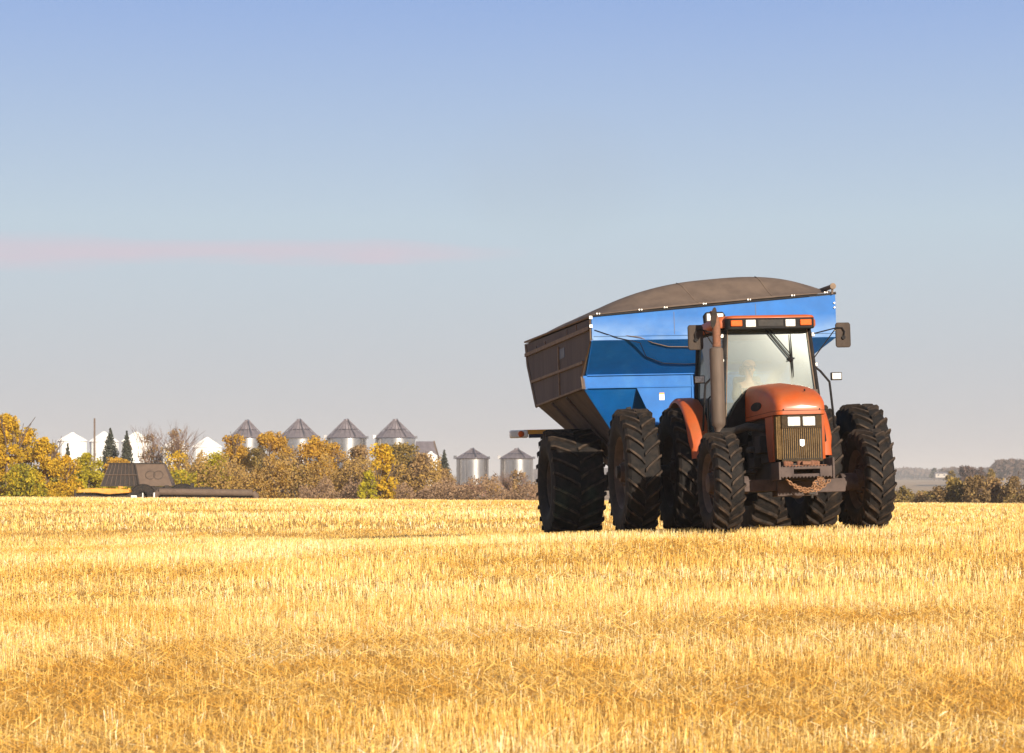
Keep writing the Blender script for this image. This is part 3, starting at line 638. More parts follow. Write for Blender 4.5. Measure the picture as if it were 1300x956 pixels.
skin_body('trousers', M['trousers'], [J[k] for k in sh], [(mp_[a], mp_[b]) for a, b in Ed if a in mp_ and b in mp_], per, 1.12)
cp = MB(); cp.lathe([(.105, 0), (.108, .03), (.09, .08), (.05, .11), (0, .118)], 20, Matrix.Translation((0, -.01, .775))); cp.box(-.07, .07, -.19, -.09, .775, .785); cp.build('cap', M['cap'], per, smooth=True, auto=50)
MB().prism([(-.014, -.095, .70), (.014, -.095, .70), (0, -.118, .70)], (0, 0, .035)).build('nose', M['skin'], per, bevel=.004)
MB().box(-.025, .025, -.100, -.09, .672, .680).build('mouth', M['cap'], per)
for s in (-1, 1):
    MB().lathe([(0, -.012), (.012, 0), (0, .012)], 8, Matrix.Translation((s*.032, -.088, .748))).build('eye', M['black'], per)
    MB().lathe([(0, -.02), (.02, 0), (0, .02)], 8, Matrix.Translation((s*.088, 0, .73))).build('ear', M['skin'], per)
for s in (-1, 1):
    hd = MB(); cx_ = s*.185
    for k in range(4): hd.tube([(cx_+s*(k-1.5)*.012, -.40, .30-.016*k), (cx_+s*.01, -.445, .31-.02*k), (cx_-s*.01, -.455, .29-.02*k), (cx_-s*.012, -.43, .275-.018*k)], [.010, .009, .008, .007], 6)
    hd.tube([(cx_-s*.01, -.39, .30), (cx_-s*.035, -.415, .315), (cx_-s*.03, -.44, .32)], [.011, .010, .008], 6); hd.build('hand', M['skin'], per, smooth=True)

# ------------------------------------------------------------------ grain cart
C = empty('grain_cart'); CM = frame(3.65, 36, R(9.4)); C.matrix_world = CM
tag(C, 'tall blue grain cart with brown bowed tarp and dusty grey side, hitched behind the tractor', 'grain cart')
th = .03
b = MB(); b.prism([(-2.2, 0, 3.38), (2.2, 0, 3.38), (2.2, 0, 4.13), (-2.2, 0, 3.78)], (0, th, 0)); b.box(-2.2, 2.2, -.018, 0, 3.445, 3.465); b.box(-2.2, -2.17, -.02, 0, 3.40, 3.78)
b.build('front_upper_panel', M['blue_sheen_dust'], C, bevel=.004)
b = MB()
b.prism([(-2.2, .003, 3.377), (2.2, .003, 3.377), (1.62, .95, 2.845), (-2.12, .95, 2.845)], (0, .03, .03)); b.build('front_sloped_panel', M['blue'], C)
b = MB(); b.box(-2.13, 1.62, .94, .97, 2.615, 2.84); b.box(-2.12, 1.61, .90, .96, 2.837, 2.86); b.box(-2.12, 1.61, .925, .94, 2.615, 2.64)
b.prism([(-1.22, .945, 2.617), (1.3, .945, 2.617), (1.1, .945, 1.95), (-.92, .945, 1.95)], (0, .03, 0)); b.box(-.22, -.19, .925, .945, 2.0, 2.86)
b.build('front_lower_panel', M['blue'], C, bevel=.004)
b = MB()  # lower hopper: faces fold in towards the sump
Z0, Z1 = 2.60, 1.35
q0 = [(-2.16, .98), (2.0, .98), (2.0, 5.5), (-2.18, 5.5)]; q1 = [(-1.05, 2.3), (1.05, 2.3), (1.05, 4.4), (-1.05, 4.4)]
def hop(i, inset=0): return [(*q0[i], Z0), (*q0[(i+1) % 4], Z0), (*q1[(i+1) % 4], Z1), (*q1[i], Z1)]
b.prism(hop(0), (0, .03, .03)); b.prism(hop(1), (-.03, 0, .03)); b.build('lower_hopper_front', M['blue'], C)
b = MB(); b.prism(hop(3), (.03, 0, .03)); b.prism(hop(2), (0, -.03, .03))
for t in (.35, .68):
    p = Vector((-2.18, .9+4.5*t, Z0-.01)); q = Vector((-1.08, 2.0+2.4*t, Z1)); b.tube([p+Vector((-.02, 0, -.02)), q+Vector((-.02, 0, -.02))], .025, 6)
b.build('lower_hopper_side', M['side'], C)
b = MB(); b.prism([(-2.17, .93, 2.60), (-2.09, .93, 2.60), (-.98, 2.24, 1.36), (-1.06, 2.24, 1.36)], (0, .05, 0)); b.box(-2.19, -2.12, .90, .98, 2.60, 2.84); b.tube([(-2.2, .01, 3.38), (-2.14, .94, 2.84)], .02, 4); b.build('corner_flange', M['blue'], C)
b = MB()   # left (dusty) side
b.prism([(-2.2, 0.03, 3.38), (-2.2, .92, 2.84), (-2.2, .80, 2.60), (-2.2, 5.54, 2.60), (-2.2, 6.40, 3.50), (-2.2, 6.55, 3.95), (-2.2, 0.03, 3.76)], (.03, 0, 0))
b.build('side_sheet', M['side'], C)
b = MB(); b.prism([(2.17, 0.03, 3.38), (2.17, 6.4, 3.50), (2.17, 6.55, 4.1), (2.17, 0.03, 4.11)], (.03, 0, 0)); b.prism([(2.18, .05, 3.38), (1.62, .98, 2.84), (2.0, 1.1, 2.6), (2.0, 5.5, 2.6), (2.19, 6.4, 3.5)], (-.03, 0, 0))
b.prism([(-2.2, 5.54, 2.60), (2.0, 5.54, 2.60), (2.2, 6.40, 3.5), (-2.2, 6.4, 3.5)], (0, -.03, 0)); b.prism([(-2.2, 6.40, 3.503), (2.2, 6.40, 3.503), (2.2, 6.55, 4.1), (-2.2, 6.55, 3.95)], (0, -.03, 0))
b.build('rear_sheet', M['side'], C)
b = MB()
b.box(-2.24, -2.20, .10, 6.62, 3.57, 3.64, Matrix.Translation((0, .1, 3.6)) @ Matrix.Rotation(R(1.1), 4, 'X') @ Matrix.Translation((0, -.1, -3.6))); b.box(-2.235, -2.20, .72, 6.05, 3.03, 3.08, Matrix.Translation((0, .1, 3.05)) @ Matrix.Rotation(R(.8), 4, 'X') @ Matrix.Translation((0, -.1, -3.05)))
b.box(-2.23, -2.20, 3.02, 3.07, 2.61, 3.56); b.box(-2.23, -2.20, .84, 5.5, 2.605, 2.64); b.tube([(-2.21, 5.56, 2.6), (-2.21, 6.42, 3.5), (-2.21, 6.58, 3.95)], .03, 4)
for y in (1.3, 2.2, 4.4, 5.4): b.box(-2.215, -2.20, y, y+.03, 3.64, 3.80)
b.tube([(-2.21, .82, 2.6), (-2.21, .94, 2.84), (-2.21, .02, 3.38), (-2.21, 0.02, 3.78)], .018, 4)
b.build('side_rib', M['sideribs'], C)
b = MB(); b.box(-2.207, -2.2, 2.5, 3.0, 3.32, 3.50); b.build('sight_window', M['navy'], C)
b = MB(); b.tube([(-2.22, -.02, 3.795), (-2.22, 6.62, 4.0)], .022, 8); b.build('top_rail', M['sideribs'], C)
b = MB(); b.prism([(-2.21, -.025, 3.785), (2.21, -.025, 4.135), (2.21, -.025, 4.165), (-2.21, -.025, 3.815)], (0, .05, 0)); b.build('front_rim', M['black'], C)
b = MB(); b.box(-.735, -.725, -.004, .0, 3.47, 3.86); b.box(.735, .745, -.004, .0, 3.47, 3.98); b.build_each('sheet_seam', M['navy'], C)
# tarp
def tarp_z(x, y):
    ze = 3.79+(x+2.2)/4.4*.35+y*.022
    u = (x+2.2)/4.4; sl = max(0, 1-abs((u-.5)/.5)**(2.1 if u < .5 else 2.3))
    right = .12*smoothstep(max(0, (u-.5)/.5))
    fy = smoothstep(min(1, y/.9)) if y < .9 else (smoothstep(min(1, (6.5-y)/.9)) if y > 5.6 else 1)
    bow = .012*math.cos(y*2*math.pi/1.25)
    return ze+(.50*sl+right+bow*(sl > .05))*(.03+.97*fy)+.025
nx, ny = 40, 44; secs = []
tb = MB()
for j in range(ny+1):
    y = .0+6.5*j/ny
    tb.v += [(-2.215+4.43*i/nx, y, tarp_z(-2.2+4.4*i/nx, y)) for i in range(nx+1)]
for j in range(ny):
    for i in range(nx): a = j*(nx+1)+i; tb.f.append((a, a+1, a+nx+2, a+nx+1))
o = tb.build('tarp', M['tarp'], C, smooth=True); so = o.modifiers.new('solid', 'SOLIDIFY'); so.thickness = .012; so.offset = 1
cr = MB()
for x0, dxx in ((-.45, .22), (1.0, .1)):
    cr.tube([(x0+dxx*(1-t), .02+.85*t, tarp_z(x0+dxx*(1-t), .02+.85*t)+.016) for t in np.linspace(0, 1, 9)], .009, 5)
cr.build_each('tarp_seam', M['sideribs'], o, smooth=True)
kn = MB()
for x in (-2.1, -1.35, -.9, -.2, .6, 1.4, 2.0): kn.box(x-.012, x+.012, -.035, -.01, 3.80+(x+2.2)/4.4*.35+.022, 3.80+(x+2.2)/4.4*.35+.044); kn.box(x+.035, x+.05, -.035, -.01, 3.80+(x+2.2)/4.4*.35+.022, 3.80+(x+2.2)/4.4*.35+.044)
for z in (3.5, 3.98, 3.9): kn.tube([(2.17, -.03, z), (2.17, 0, z)], .015, 6)
for z in (3.60, 3.75): kn.box(-2.24, -2.19, -.04, .0, z, z+.05)
kn.build_each('tarp_clip', M['steel'], C)
kn = MB(); kn.tube([(2.14, -.05, 4.27), (2.16, 6.5, 4.36)], .04, 10); kn.tube([(2.14, -.08, 4.27), (2.14, -.04, 4.27)], .055, 12); kn.tube([(2.13, -.04, 4.13), (2.14, -.04, 4.27)], .02, 6); kn.build('tarp_roller', M['sideribs'], C, smooth=True, auto=40)
# hoses across the front
hs = MB(); hs.tube([(-1.62, -.012, 3.46), (-1.35, -.03, 3.42), (-1.1, .07, 3.33), (-.8, .175, 3.27), (-.3, .19, 3.26), (.3, .175, 3.27)], .006, 6); hs.build('hose', M['sideribs'], C, smooth=True)
hs = MB(); hs.tube([(-2.15, -.015, 3.56), (-1.75, -.025, 3.42), (-1.35, .0, 3.33), (-1.15, .43, 3.125), (-.8, .61, 3.02), (-.4, .645, 3.0), (.4, .61, 3.02), (1.2, .61, 3.02)], .007, 6)
hs.tube([(.12, .45, 3.05), (-.1, .75, 2.9), (-.13, .88, 2.7), (-.13, .90, 2.0)], .03, 6)
hs.build('cable', M['black'], C, smooth=True)
o = MB().box(-.81, -.72, .938, .945, 2.39, 2.50).build('sticker', M['sticker'], C); MB().box(-.81, -.72, .934, .9385, 2.49, 2.52).build('sticker_heading', M['yellow'], o)
dg = MB(); dg.box(-.79, -.775, .935, .938, 2.43, 2.47); dg.box(-.765, -.75, .935, .938, 2.41, 2.44); dg.box(-.785, -.74, .935, .938, 2.40, 2.405); dg.build('sticker_print', M['navy'], o)
# chassis
b = MB(); b.box(-.9, .9, 2.2, 4.6, 1.05, 1.30); b.box(-1.9, 1.9, 3.05, 3.35, .85, 1.15); b.box(-.16, .16, -1.75, 2.3, .50, .72); b.tube([(-.7, 2.4, 1.1), (-.14, -.6, .6)], .07, 8); b.tube([(.7, 2.4, 1.1), (.14, -.6, .6)], .07, 8)
b.box(-1.1, 1.1, 1.9, 2.1, 1.2, 1.5); b.tube([(-1.0, 2.1, 1.3), (-1.3, 1.3, 2.3)], .05, 6)
b.build('cart_frame', M['chassis'], C, bevel=.01)
b = MB(); b.tube([(.62, .45, 1.5), (1.75, .30, 3.2)], .16, 14); b.build('folded_auger', M['blue'], C, smooth=True, auto=50)
wheel(C, -2.03, 3.2, 1.02, .98, .44, 22, off=-.12, rot=.07, lug_h=.05, lug_w=.06, sweep=.26, name='cart_wheel')
wheel(C, 1.78, 3.2, 1.02, .98, .44, 22, off=-.12, rot=.0, name='cart_wheel')
b = MB(); b.box(-2.60, -1.0, 4.30, 4.36, 1.93, 2.08); wl = b.build('width_marker_arm', M['navy'], C)
b = MB(); b.box(-2.70, -1.9, 4.285, 4.299, 2.0, 2.085); b.build('reflector_strip', M['yellow'], C)
b = MB(); b.box(-2.98, -2.62, 4.26, 4.34, 1.93, 2.08); o = b.build('marker_lamp', M['white'], C, bevel=.03); MB().lathe([(.06, 0), (.055, .02), (0, .03)], 18, Matrix.Translation((-2.76, 4.26, 2.005)) @ Matrix.Rotation(R(90), 4, 'X')).build('lens', M['amber'], o, smooth=True)

# ------------------------------------------------------------------ combine beyond the crest
K = empty('combine_harvester', place(215, 130), R(4)); KX = lambda px: (px-215)/F*130; KZ = lambda py: zat(py, 130)-K.location.z
tag(K, 'dusty dark combine harvester half hidden behind the field crest, sloped hopper, long auger tube', 'combine harvester')
hx = [KX(141), KX(208), KX(132), KX(219)]; zt_, zb_ = KZ(589), KZ(617)
yf, yb = -1.2, 1.2
fx0, fx1, fz0 = KX(133), KX(222), KZ(617)
m1 = (KX(141), KX(173)); m2 = (KX(132), KX(180))
MB().prism([(m1[0], -.5, zt_), (m1[1], -.5, zt_), (m2[1], -1.3, zb_), (m2[0], -1.3, zb_)], (0, .06, 0)).build('hopper_screen', M['combine_dark'], K)
b = MB(); b.prism([(m1[1]+.05, -.52, zt_), (KX(209), -.52, zt_), (KX(221), -1.3, zb_), (m2[1]+.05, -1.3, zb_)], (0, .06, 0)); b.prism([(KX(209), -.5, zt_), (KX(209), 1.0, zt_), (KX(221), 1.5, zb_), (KX(221), -1.28, zb_)], (-.05, 0, 0)); b.prism([(m1[0], -.48, zt_), (m1[0], 1.0, zt_), (m2[0], 1.5, zb_), (m2[0], -1.28, zb_)], (.05, 0, 0))
b.prism([(m1[0], .97, zt_), (KX(209), .97, zt_), (KX(221), 1.5, zb_), (m2[0], 1.5, zb_)], (0, -.05, 0)); b.build('hopper_panel', M['combine'], K)
b = MB()
for cx0 in (KX(193), KX(203)): b.lathe([(.26, -.02), (.32, -.02), (.32, .0), (.26, .0)], 20, Matrix.Translation((cx0, -.93, (zt_+zb_)/2)) @ Matrix.Rotation(R(90-math.degrees(math.atan2(.8, zt_-zb_))), 4, 'X'))
b.build_each('round_marking', M['rim'], K, smooth=True)
b = MB(); b.box(m1[0]-.05, KX(210), -.58, -.50, zt_, zt_+.07); b.box(m2[0], m2[1], -1.36, -1.30, zb_-.02, zb_+.07); b.tube([(m1[1], -.55, zt_), (m2[1], -1.36, zb_)], .06, 6); b.build('hopper_rim', M['combine_dark'], K)
b = MB()
for k in range(9): t_ = k/8; b.tube([(m1[0]+(m1[1]-m1[0])*t_, -.56, zt_), (m2[0]+(m2[1]-m2[0])*t_, -1.36, zb_)], .02, 4)
b.tube([((m1[0]+m2[0])/2, -.98, (zt_+zb_)/2), ((m1[1]+m2[1])/2, -.98, (zt_+zb_)/2)], .03, 4); b.build('screen_bars', M['combine'], K)
b = MB(); b.tube([(KX(223), -1.2, zb_), (KX(223), -1.2, zb_+.45), (KX(232), -1.2, zb_+.45), (KX(232), -1.2, zb_)], .03, 5); b.box(KX(212), KX(217), -1.5, -1.35, KZ(623), KZ(616)); b.box(KX(176), KX(183), -1.32, -1.2, KZ(634), KZ(620)); b.build_each('body_fitting', M['combine_dark'], K)
b = MB(); b.box(KX(170), KX(240), -1.25, 1.4, KZ(652), zb_-.03); b.build('body', M['combine_dark'], K, bevel=.05)
b = MB(); b.tube([(KX(206), -1.75, KZ(624)), (KX(240), -1.75, KZ(624.5)), (KX(322), -1.75, KZ(625.5))], .22, 14); b.tube([(KX(206), -1.75, KZ(624)), (KX(201), -1.7, KZ(628)), (KX(200), -1.6, KZ(640))], .22, 14); b.tube([(KX(322), -1.75, KZ(625.5)), (KX(326), -1.75, KZ(629)), (KX(326), -1.75, KZ(634))], .2, 12)
b.build('unloading_auger', M['combine'], K, smooth=True, auto=50)
b = MB(); b.box(KX(209), KX(325), -1.6, -1.4, KZ(633), KZ(629)); b.box(KX(218), KX(270), -1.2, .5, KZ(622), KZ(618.5)); b.tube([(KX(243), -.6, KZ(617)), (KX(247), -.6, KZ(617))], .2, 10); b.build('auger_cradle', M['combine_dark'], K)
b = MB(); P = [(KX(107), KZ(621)), (KX(125), KZ(619.5)), (KX(150), KZ(620)), (KX(170), KZ(621)), (KX(171), KZ(625)), (KX(145), KZ(627)), (KX(128), KZ(625)), (KX(108), KZ(624.5))]
b.prism([(x, -2.6, z) for x, z in P], (0, 1.2, 0)); b.tube([(KX(158), -2.3, KZ(621)), (KX(159), -2.3, KZ(617))], .1, 6); b.tube([(KX(109), -2.3, KZ(621)), (KX(109), -2.3, KZ(618))], .09, 6); b.tube([(KX(169), -2.3, KZ(622)), (KX(170), -2.3, KZ(619.5))], .08, 6); b.tube([(KX(156), -2.2, KZ(618)), (KX(162), -2.2, KZ(618.6))], .07, 6); b.build('header', M['yellow'], K, bevel=.03)
b = MB(); b.box(KX(103), KX(172), -2.2, -1.2, KZ(640), KZ(625.5)); b.tube([(KX(103), -2.3, KZ(621.5)), (KX(103), -2.3, KZ(640))], .05, 6); b.build('header_frame', M['combine_dark'], K)
b = MB(); b.box(KX(172), KX(179), -2.3, -2.2, KZ(632), KZ(628.5)); b.box(KX(184), KX(185.2), -1.4, -1.3, KZ(636), KZ(619)); b.tube([(KX(200), -1.95, KZ(625)), (KX(199.5), -1.95, KZ(636))], .05, 6); b.build_each('marker', M['white'], K)
for x in (KX(185), KX(232)):
    for y in (-1.3, 1.3):
        b = MB(); b.lathe([(.3, -.3), (.72, -.3), (.78, -.2), (.78, .2), (.72, .3), (.3, .3)], 24, Matrix.Translation((x, y, .78)) @ Matrix.Rotation(R(90), 4, 'X')); b.build('wheel', M['rubber'], K, smooth=True, auto=40)

# ------------------------------------------------------------------ grain bins
def bin_(px, D, wpx, apex, eave, bottom, kind, label, group, name='grain_bin', leg=False):
    p = place(px, D); r = wpx/2/F*D; za, ze = zat(apex, D)-p.z, zat(eave, D)-p.z; zb = (zat(bottom, D)-p.z) if bottom else 0.3
    root = empty(name, p, random.uniform(-.3, .3)); tag(root, label, 'grain bin', group)
    wm = M['silver'] if kind == 'steel' else M['white']; rm = M['roof'] if kind == 'steel' else M['white']
    b = MB(); prof = []; z = zb; st = .30
    while z < ze-.01:
        z2 = min(z+st/2, ze); prof.append((r-.02, z)); prof.append((r+.015, min(z+st*.5, ze))); z += st
    prof.append((r, ze)); b.lathe(prof, 40)
    for k in range(12):
        a = 2*math.pi*k/12; b.box(r, r+.05, -.04, .04, zb, ze, Matrix.Rotation(a, 4, 'Z'))
    b.build('wall', wm, root, smooth=True, auto=60)
    b = MB(); tr = .09*r+.15; b.lathe([(r+.14, ze-.06), (r+.16, ze+.02), (r*.55, ze+(za-ze)*.42), (r*.54, ze+(za-ze)*.46), (tr, za-.25), (tr, za-.05), (tr*.6, za), (0, za+.03)], 40)
    if kind == 'steel' or True:
        for k in range(20):
            a = 2*math.pi*k/20; b.tube([(math.cos(a)*(r+.12), math.sin(a)*(r+.12), ze+.06), (math.cos(a)*tr, math.sin(a)*tr, za-.2)], .035, 4)
    b.build('roof', rm, root, smooth=True, auto=35)
    if kind == 'steel':
        b = MB(); b.lathe([(r+.22, ze-.03), (r+.27, ze-.0), (r+.22, ze+.03)], 40); b.lathe([(r*.58, ze+(za-ze)*.44+.08), (r*.62, ze+(za-ze)*.44+.03)], 30)
        a = R(-60); b.tube([(math.cos(a)*(r+.2), math.sin(a)*(r+.2), ze+.15), (math.cos(a)*tr*1.1, math.sin(a)*tr*1.1, za+.05)], .07, 5)
        a2 = R(-100)
        for aa in (a2, a2+.07): b.tube([(math.cos(aa)*(r+.16), math.sin(aa)*(r+.16), zb), (math.cos(aa)*(r+.16), math.sin(aa)*(r+.16), ze)], .03, 4)
        b.box(r+.02, r+.5, -.2, .2, ze-.1, ze+.45, Matrix.Rotation(R(-172), 4, 'Z')); b.box(r+.02, r+.4, -.15, .15, ze-.1, ze+.3, Matrix.Rotation(R(-8), 4, 'Z'))
        b.build('ladder', M['silver'], root)
    if leg:
        b = MB(); b.lathe([(r+.03, zb-.18), (r+.05, zb+.05)], 30); b.lathe([(r*.98, zb-.1), (.3, max(.5, zb-r*.75))], 30); b.build('hopper_base', M['bin_skirt'], root, smooth=True, auto=50)
        for k in range(8):
            a = 2*math.pi*k/8+.2; MB().tube([(r*math.cos(a), r*math.sin(a), zb), (r*math.cos(a), r*math.sin(a), 0)], .07, 5).build('leg', M['bin_skirt'], root)
gw, gs, gl = 'white grain bins behind the yellow trees', 'large galvanised grain bins above the treetops', 'small galvanised bins on red bases'
bin_(92, 340, 35, 549, 560, None, 'white', 'leftmost white grain bin, behind the little spruce', gw)
bin_(132, 350, 35, 548, 561, None, 'white', 'white grain bin partly covered by the taller spruce, beside the wooden pole', gw)
bin_(173, 345, 36, 548, 561, None, 'white', 'white grain bin just right of the two spruces', gw)
bin_(221, 350, 33, 558, 569, None, 'white', 'white grain bin seen through the bare reddish tree', gw)
bin_(263, 345, 36, 555, 568, None, 'white', 'rightmost white grain bin, above the yellow-green tree', gw)
bin_(314, 330, 44, 533, 556, None, 'steel', 'leftmost of the four large galvanised bins, its wall nearly hidden by trees', gs)
bin_(380, 330, 50, 532, 556, None, 'steel', 'second large galvanised bin from the left, bright streak down its wall', gs)
bin_(440, 330, 50, 532, 556, None, 'steel', 'third large galvanised bin from the left, above brown treetops', gs)
bin_(502, 330, 50, 532, 556, None, 'steel', 'rightmost large galvanised bin, beside the sloped roof shed', gs)
bin_(547, 300, 16, 573, 580, None, 'white', 'narrow pale bin in front of the sloped roof shed', None)
bin_(600, 330, 41, 569, 582, 616, 'steel', 'small galvanised bin on a red base standing in the gap right of the trees', gl, leg=True)
bin_(656, 330, 41, 569, 582, 616, 'steel', 'small galvanised bin on a red base nearest the cart tyre, behind a bare bush', gl, leg=True)
# shed
D_ = 345; p = place(541, D_); sh_ = empty('shed', p, 0); s_ = D_/F; Zs = lambda y: zat(y, D_)-p.z
tag(sh_, 'grey brown shed with steep sloping roof next to the rightmost large bin', 'shed')
MB().box(-12*s_, 13*s_, 0, 5, 0, Zs(578)).build('wall', M['roof'], sh_)
MB().prism([(-15*s_, -.6, Zs(578)), (17*s_, -.6, Zs(582)), (10*s_, 2.5, Zs(560)), (-14*s_, 2.5, Zs(560))], (0, .2, .0)).build('roof', M['roof'], sh_)
MB().prism([(15*s_, -.8, Zs(584)), (17*s_, -.8, Zs(580)), (10*s_, 2.3, Zs(559)), (8.5*s_, 2.3, Zs(560))], (0, .3, 0)).build('roof_edge', M['sideribs'], sh_)
# poles
p = place(120, 230); z1 = zat(531, 230)-p.z; po = empty('utility_pole', p); tag(po, 'plain wooden pole rising beside the spruces and white bins', 'pole')
MB().tube([(0, 0, 0), (0, 0, z1)], [.14, .09], 10).build('post', M['bark'], po, smooth=True); MB().box(-.12, .12, -.05, .05, z1-.5, z1-.42).build('crossarm', M['bark'], po)
p = place(1293, 170); z1 = zat(598, 170)-p.z; po = MB().tube([(p.x, p.y, p.z), (p.x, p.y, p.z+z1)], [.06, .045], 8).build('fence_post', M['rim'], None, smooth=True); tag(po, 'thin pale post standing among the bushes at the right edge', 'post')

# ------------------------------------------------------------------ vegetation
LM = dict(
 gold=leafmat('golden_leaves', [(.12, .12, .015), (.42, .27, .02), (.72, .43, .02), (.84, .54, .035)]),
 green=leafmat('yellow_green_leaves', [(.06, .08, .012), (.24, .22, .02), (.56, .40, .02), (.74, .50, .03)]),
 lime=leafmat('lime_yellow_leaves', [(.16, .15, .015), (.45, .36, .02), (.62, .48, .02)]),
 orange=leafmat('orange_leaves', [(.14, .085, .025), (.44, .24, .035), (.62, .35, .035), (.50, .34, .05)]),
 brown=leafmat('brown_leaves', [(.16, .10, .055), (.32, .20, .10), (.44, .27, .10), (.50, .34, .09)]),
 olive=leafmat('olive_brown_leaves', [(.07, .06, .022), (.20, .14, .045), (.34, .22, .055), (.44, .29, .06)]),
 scrubby=leafmat('brown_green_scrub', [(.08, .06, .03), (.20, .13, .06), (.32, .20, .08), (.36, .25, .07)], sc_=1.5),
 spruce=leafmat('spruce_needles', [(.025, .028, .018), (.05, .052, .034), (.075, .07, .045)], .1),
 far=leafmat('far_wood_leaves', [(.09, .055, .045), (.14, .085, .065), (.18, .11, .07)]),
)
def leafcloud(P, size, mt, name, parent, up=0):
    n = len(P); s = size*rng.uniform(.6, 1.4, n)
    a = rng.normal(size=(n, 3)); a /= np.linalg.norm(a, axis=1)[:, None]; b_ = rng.normal(size=(n, 3)); b_ -= (a*b_).sum(1)[:, None]*a; b_ /= np.linalg.norm(b_, axis=1)[:, None]
    a *= s[:, None]; b_ *= (s*.6)[:, None]
    V = np.stack([P-a, P-b_, P+a, P+b_], 1).reshape(-1, 3)
    me = bpy.data.meshes.new(name); me.vertices.add(4*n); me.vertices.foreach_set('co', V.astype(np.float32).ravel()); me.loops.add(4*n); me.loops.foreach_set('vertex_index', np.arange(4*n, dtype=np.int32))
    me.polygons.add(n); me.polygons.foreach_set('loop_start', np.arange(0, 4*n, 4, dtype=np.int32)); me.update(calc_edges=True); me.materials.append(mt)
    o = bpy.data.objects.new(name, me); COL.objects.link(o); o.parent = parent; return o
def branches(mb, p, d, ln, r, depth, spread=.6):
    q = p+d*ln; mid = p+d*ln*.5+Vector((random.uniform(-1, 1), random.uniform(-1, 1), 0))*ln*.06
    mb.tube([p, mid, q], [r, r*.85, r*.65], 5 if depth > 2 else 3, caps=False)
    if depth == 0: return
    for k in range(random.choice((2, 3, 3))):
        nd = (d+Vector((random.uniform(-1, 1), random.uniform(-1, 1), random.uniform(-.2, .7)))*spread).normalized()
        branches(mb, p.lerp(q, random.uniform(.55, 1)), nd, ln*random.uniform(.6, .85), r*.6, depth-1, spread)
def tree(px, D, top, hw, kind, label, name='tree', dens=1.0, leaf=.095, low=0.0, bare=False, group='autumn trees before the grain bins', cat='tree', low_branch=False):
    p = place(px, D); H = zat(top, D)-p.z; Rx = hw/F*D
    root = empty(name, p); tag(root, label, cat, group)
    tb = MB()
    if bare:
        for k in range(4 if hw > 12 else 3): branches(tb, Vector((random.uniform(-.3, .3), random.uniform(-.3, .3), 0)), Vector((random.uniform(-.25, .25), random.uniform(-.25, .25), 1)).normalized(), H*.36, .09, 5, .5)
    else:
        branches(tb, Vector((0, 0, 0)), Vector((0, 0, 1)), H*.4, max(.05, H*.022), 3, .55)
    tb.build('trunk', M['twig'] if bare else M['bark'], root, smooth=True)
    # crown: many small uneven clumps of leaves
    nc = max(16, int(22+Rx*14)); C_ = []
    for k in range(nc):
        u = random.uniform(-1, 1); zz = random.uniform(low+.08, .93)
        env = math.sqrt(max(.05, 1-((zz-.42)/.62)**2)) if not low_branch else 1
        C_.append((u*Rx*.85*env, random.uniform(-.8, .8)*Rx*env, zz*H, random.uniform(.18, .42)*min(Rx, H*.5)+.15))
    C_.append((random.uniform(-.2, .2)*Rx, 0, H*.93, .22*Rx+.1))
    n = int(4600*dens*(Rx*H/8)*(.13/leaf)**1.5); n = max(500, min(n, 20000)); idx = rng.integers(0, len(C_), n); CC = np.array(C_)[idx]
    d = rng.normal(size=(n, 3)); d /= np.linalg.norm(d, axis=1)[:, None]; rr = rng.random(n)**.45
    P = CC[:, :3]+d*(rr*CC[:, 3])[:, None]*np.array([1.1, 1.1, .9]); P[:, 2] = np.clip(P[:, 2], .05, H*1.02)
    leafcloud(P, leaf, LM[kind], 'crown', root)
    return root
def spruce(px, D, top, hw, label):
    p = place(px, D); H = zat(top, D)-p.z; Rx = hw/F*D; root = empty('spruce', p); tag(root, label, 'spruce', 'dark spruces in front of the white bins')
    MB().tube([(0, 0, 0), (0, 0, H*.98)], [.16, .02], 7).build('trunk', M['bark'], root)
    n = int(9000*max(Rx*H/8, .3)); t = rng.random(n)**.6; lay = np.floor(t*16)/16+rng.random(n)**1.3/15; z = H*(1-lay); jag = 1+.25*np.sin(rng.integers(0, 9, n)*2.1+lay*40)
    r = Rx*(lay*2.3+.04)*jag*rng.random(n)**.5; a = rng.uniform(0, 2*np.pi, n)
    P = np.stack([r*np.cos(a), r*np.sin(a), np.maximum(z-r*.35, .05)], 1); leafcloud(P, .11, LM['spruce'], 'crown', root)
spruce(86, 200, 563, 8, 'small lone spruce in front of the leftmost white bin')
spruce(140, 210, 544, 15, 'taller and wider of the two spruces beside the wooden pole')
spruce(161, 205, 547, 11, 'slimmer spruce at the right of the pair, before a white bin')
spruce(564, 240, 571, 10, 'dark pointed evergreen between the shed and the small bins')
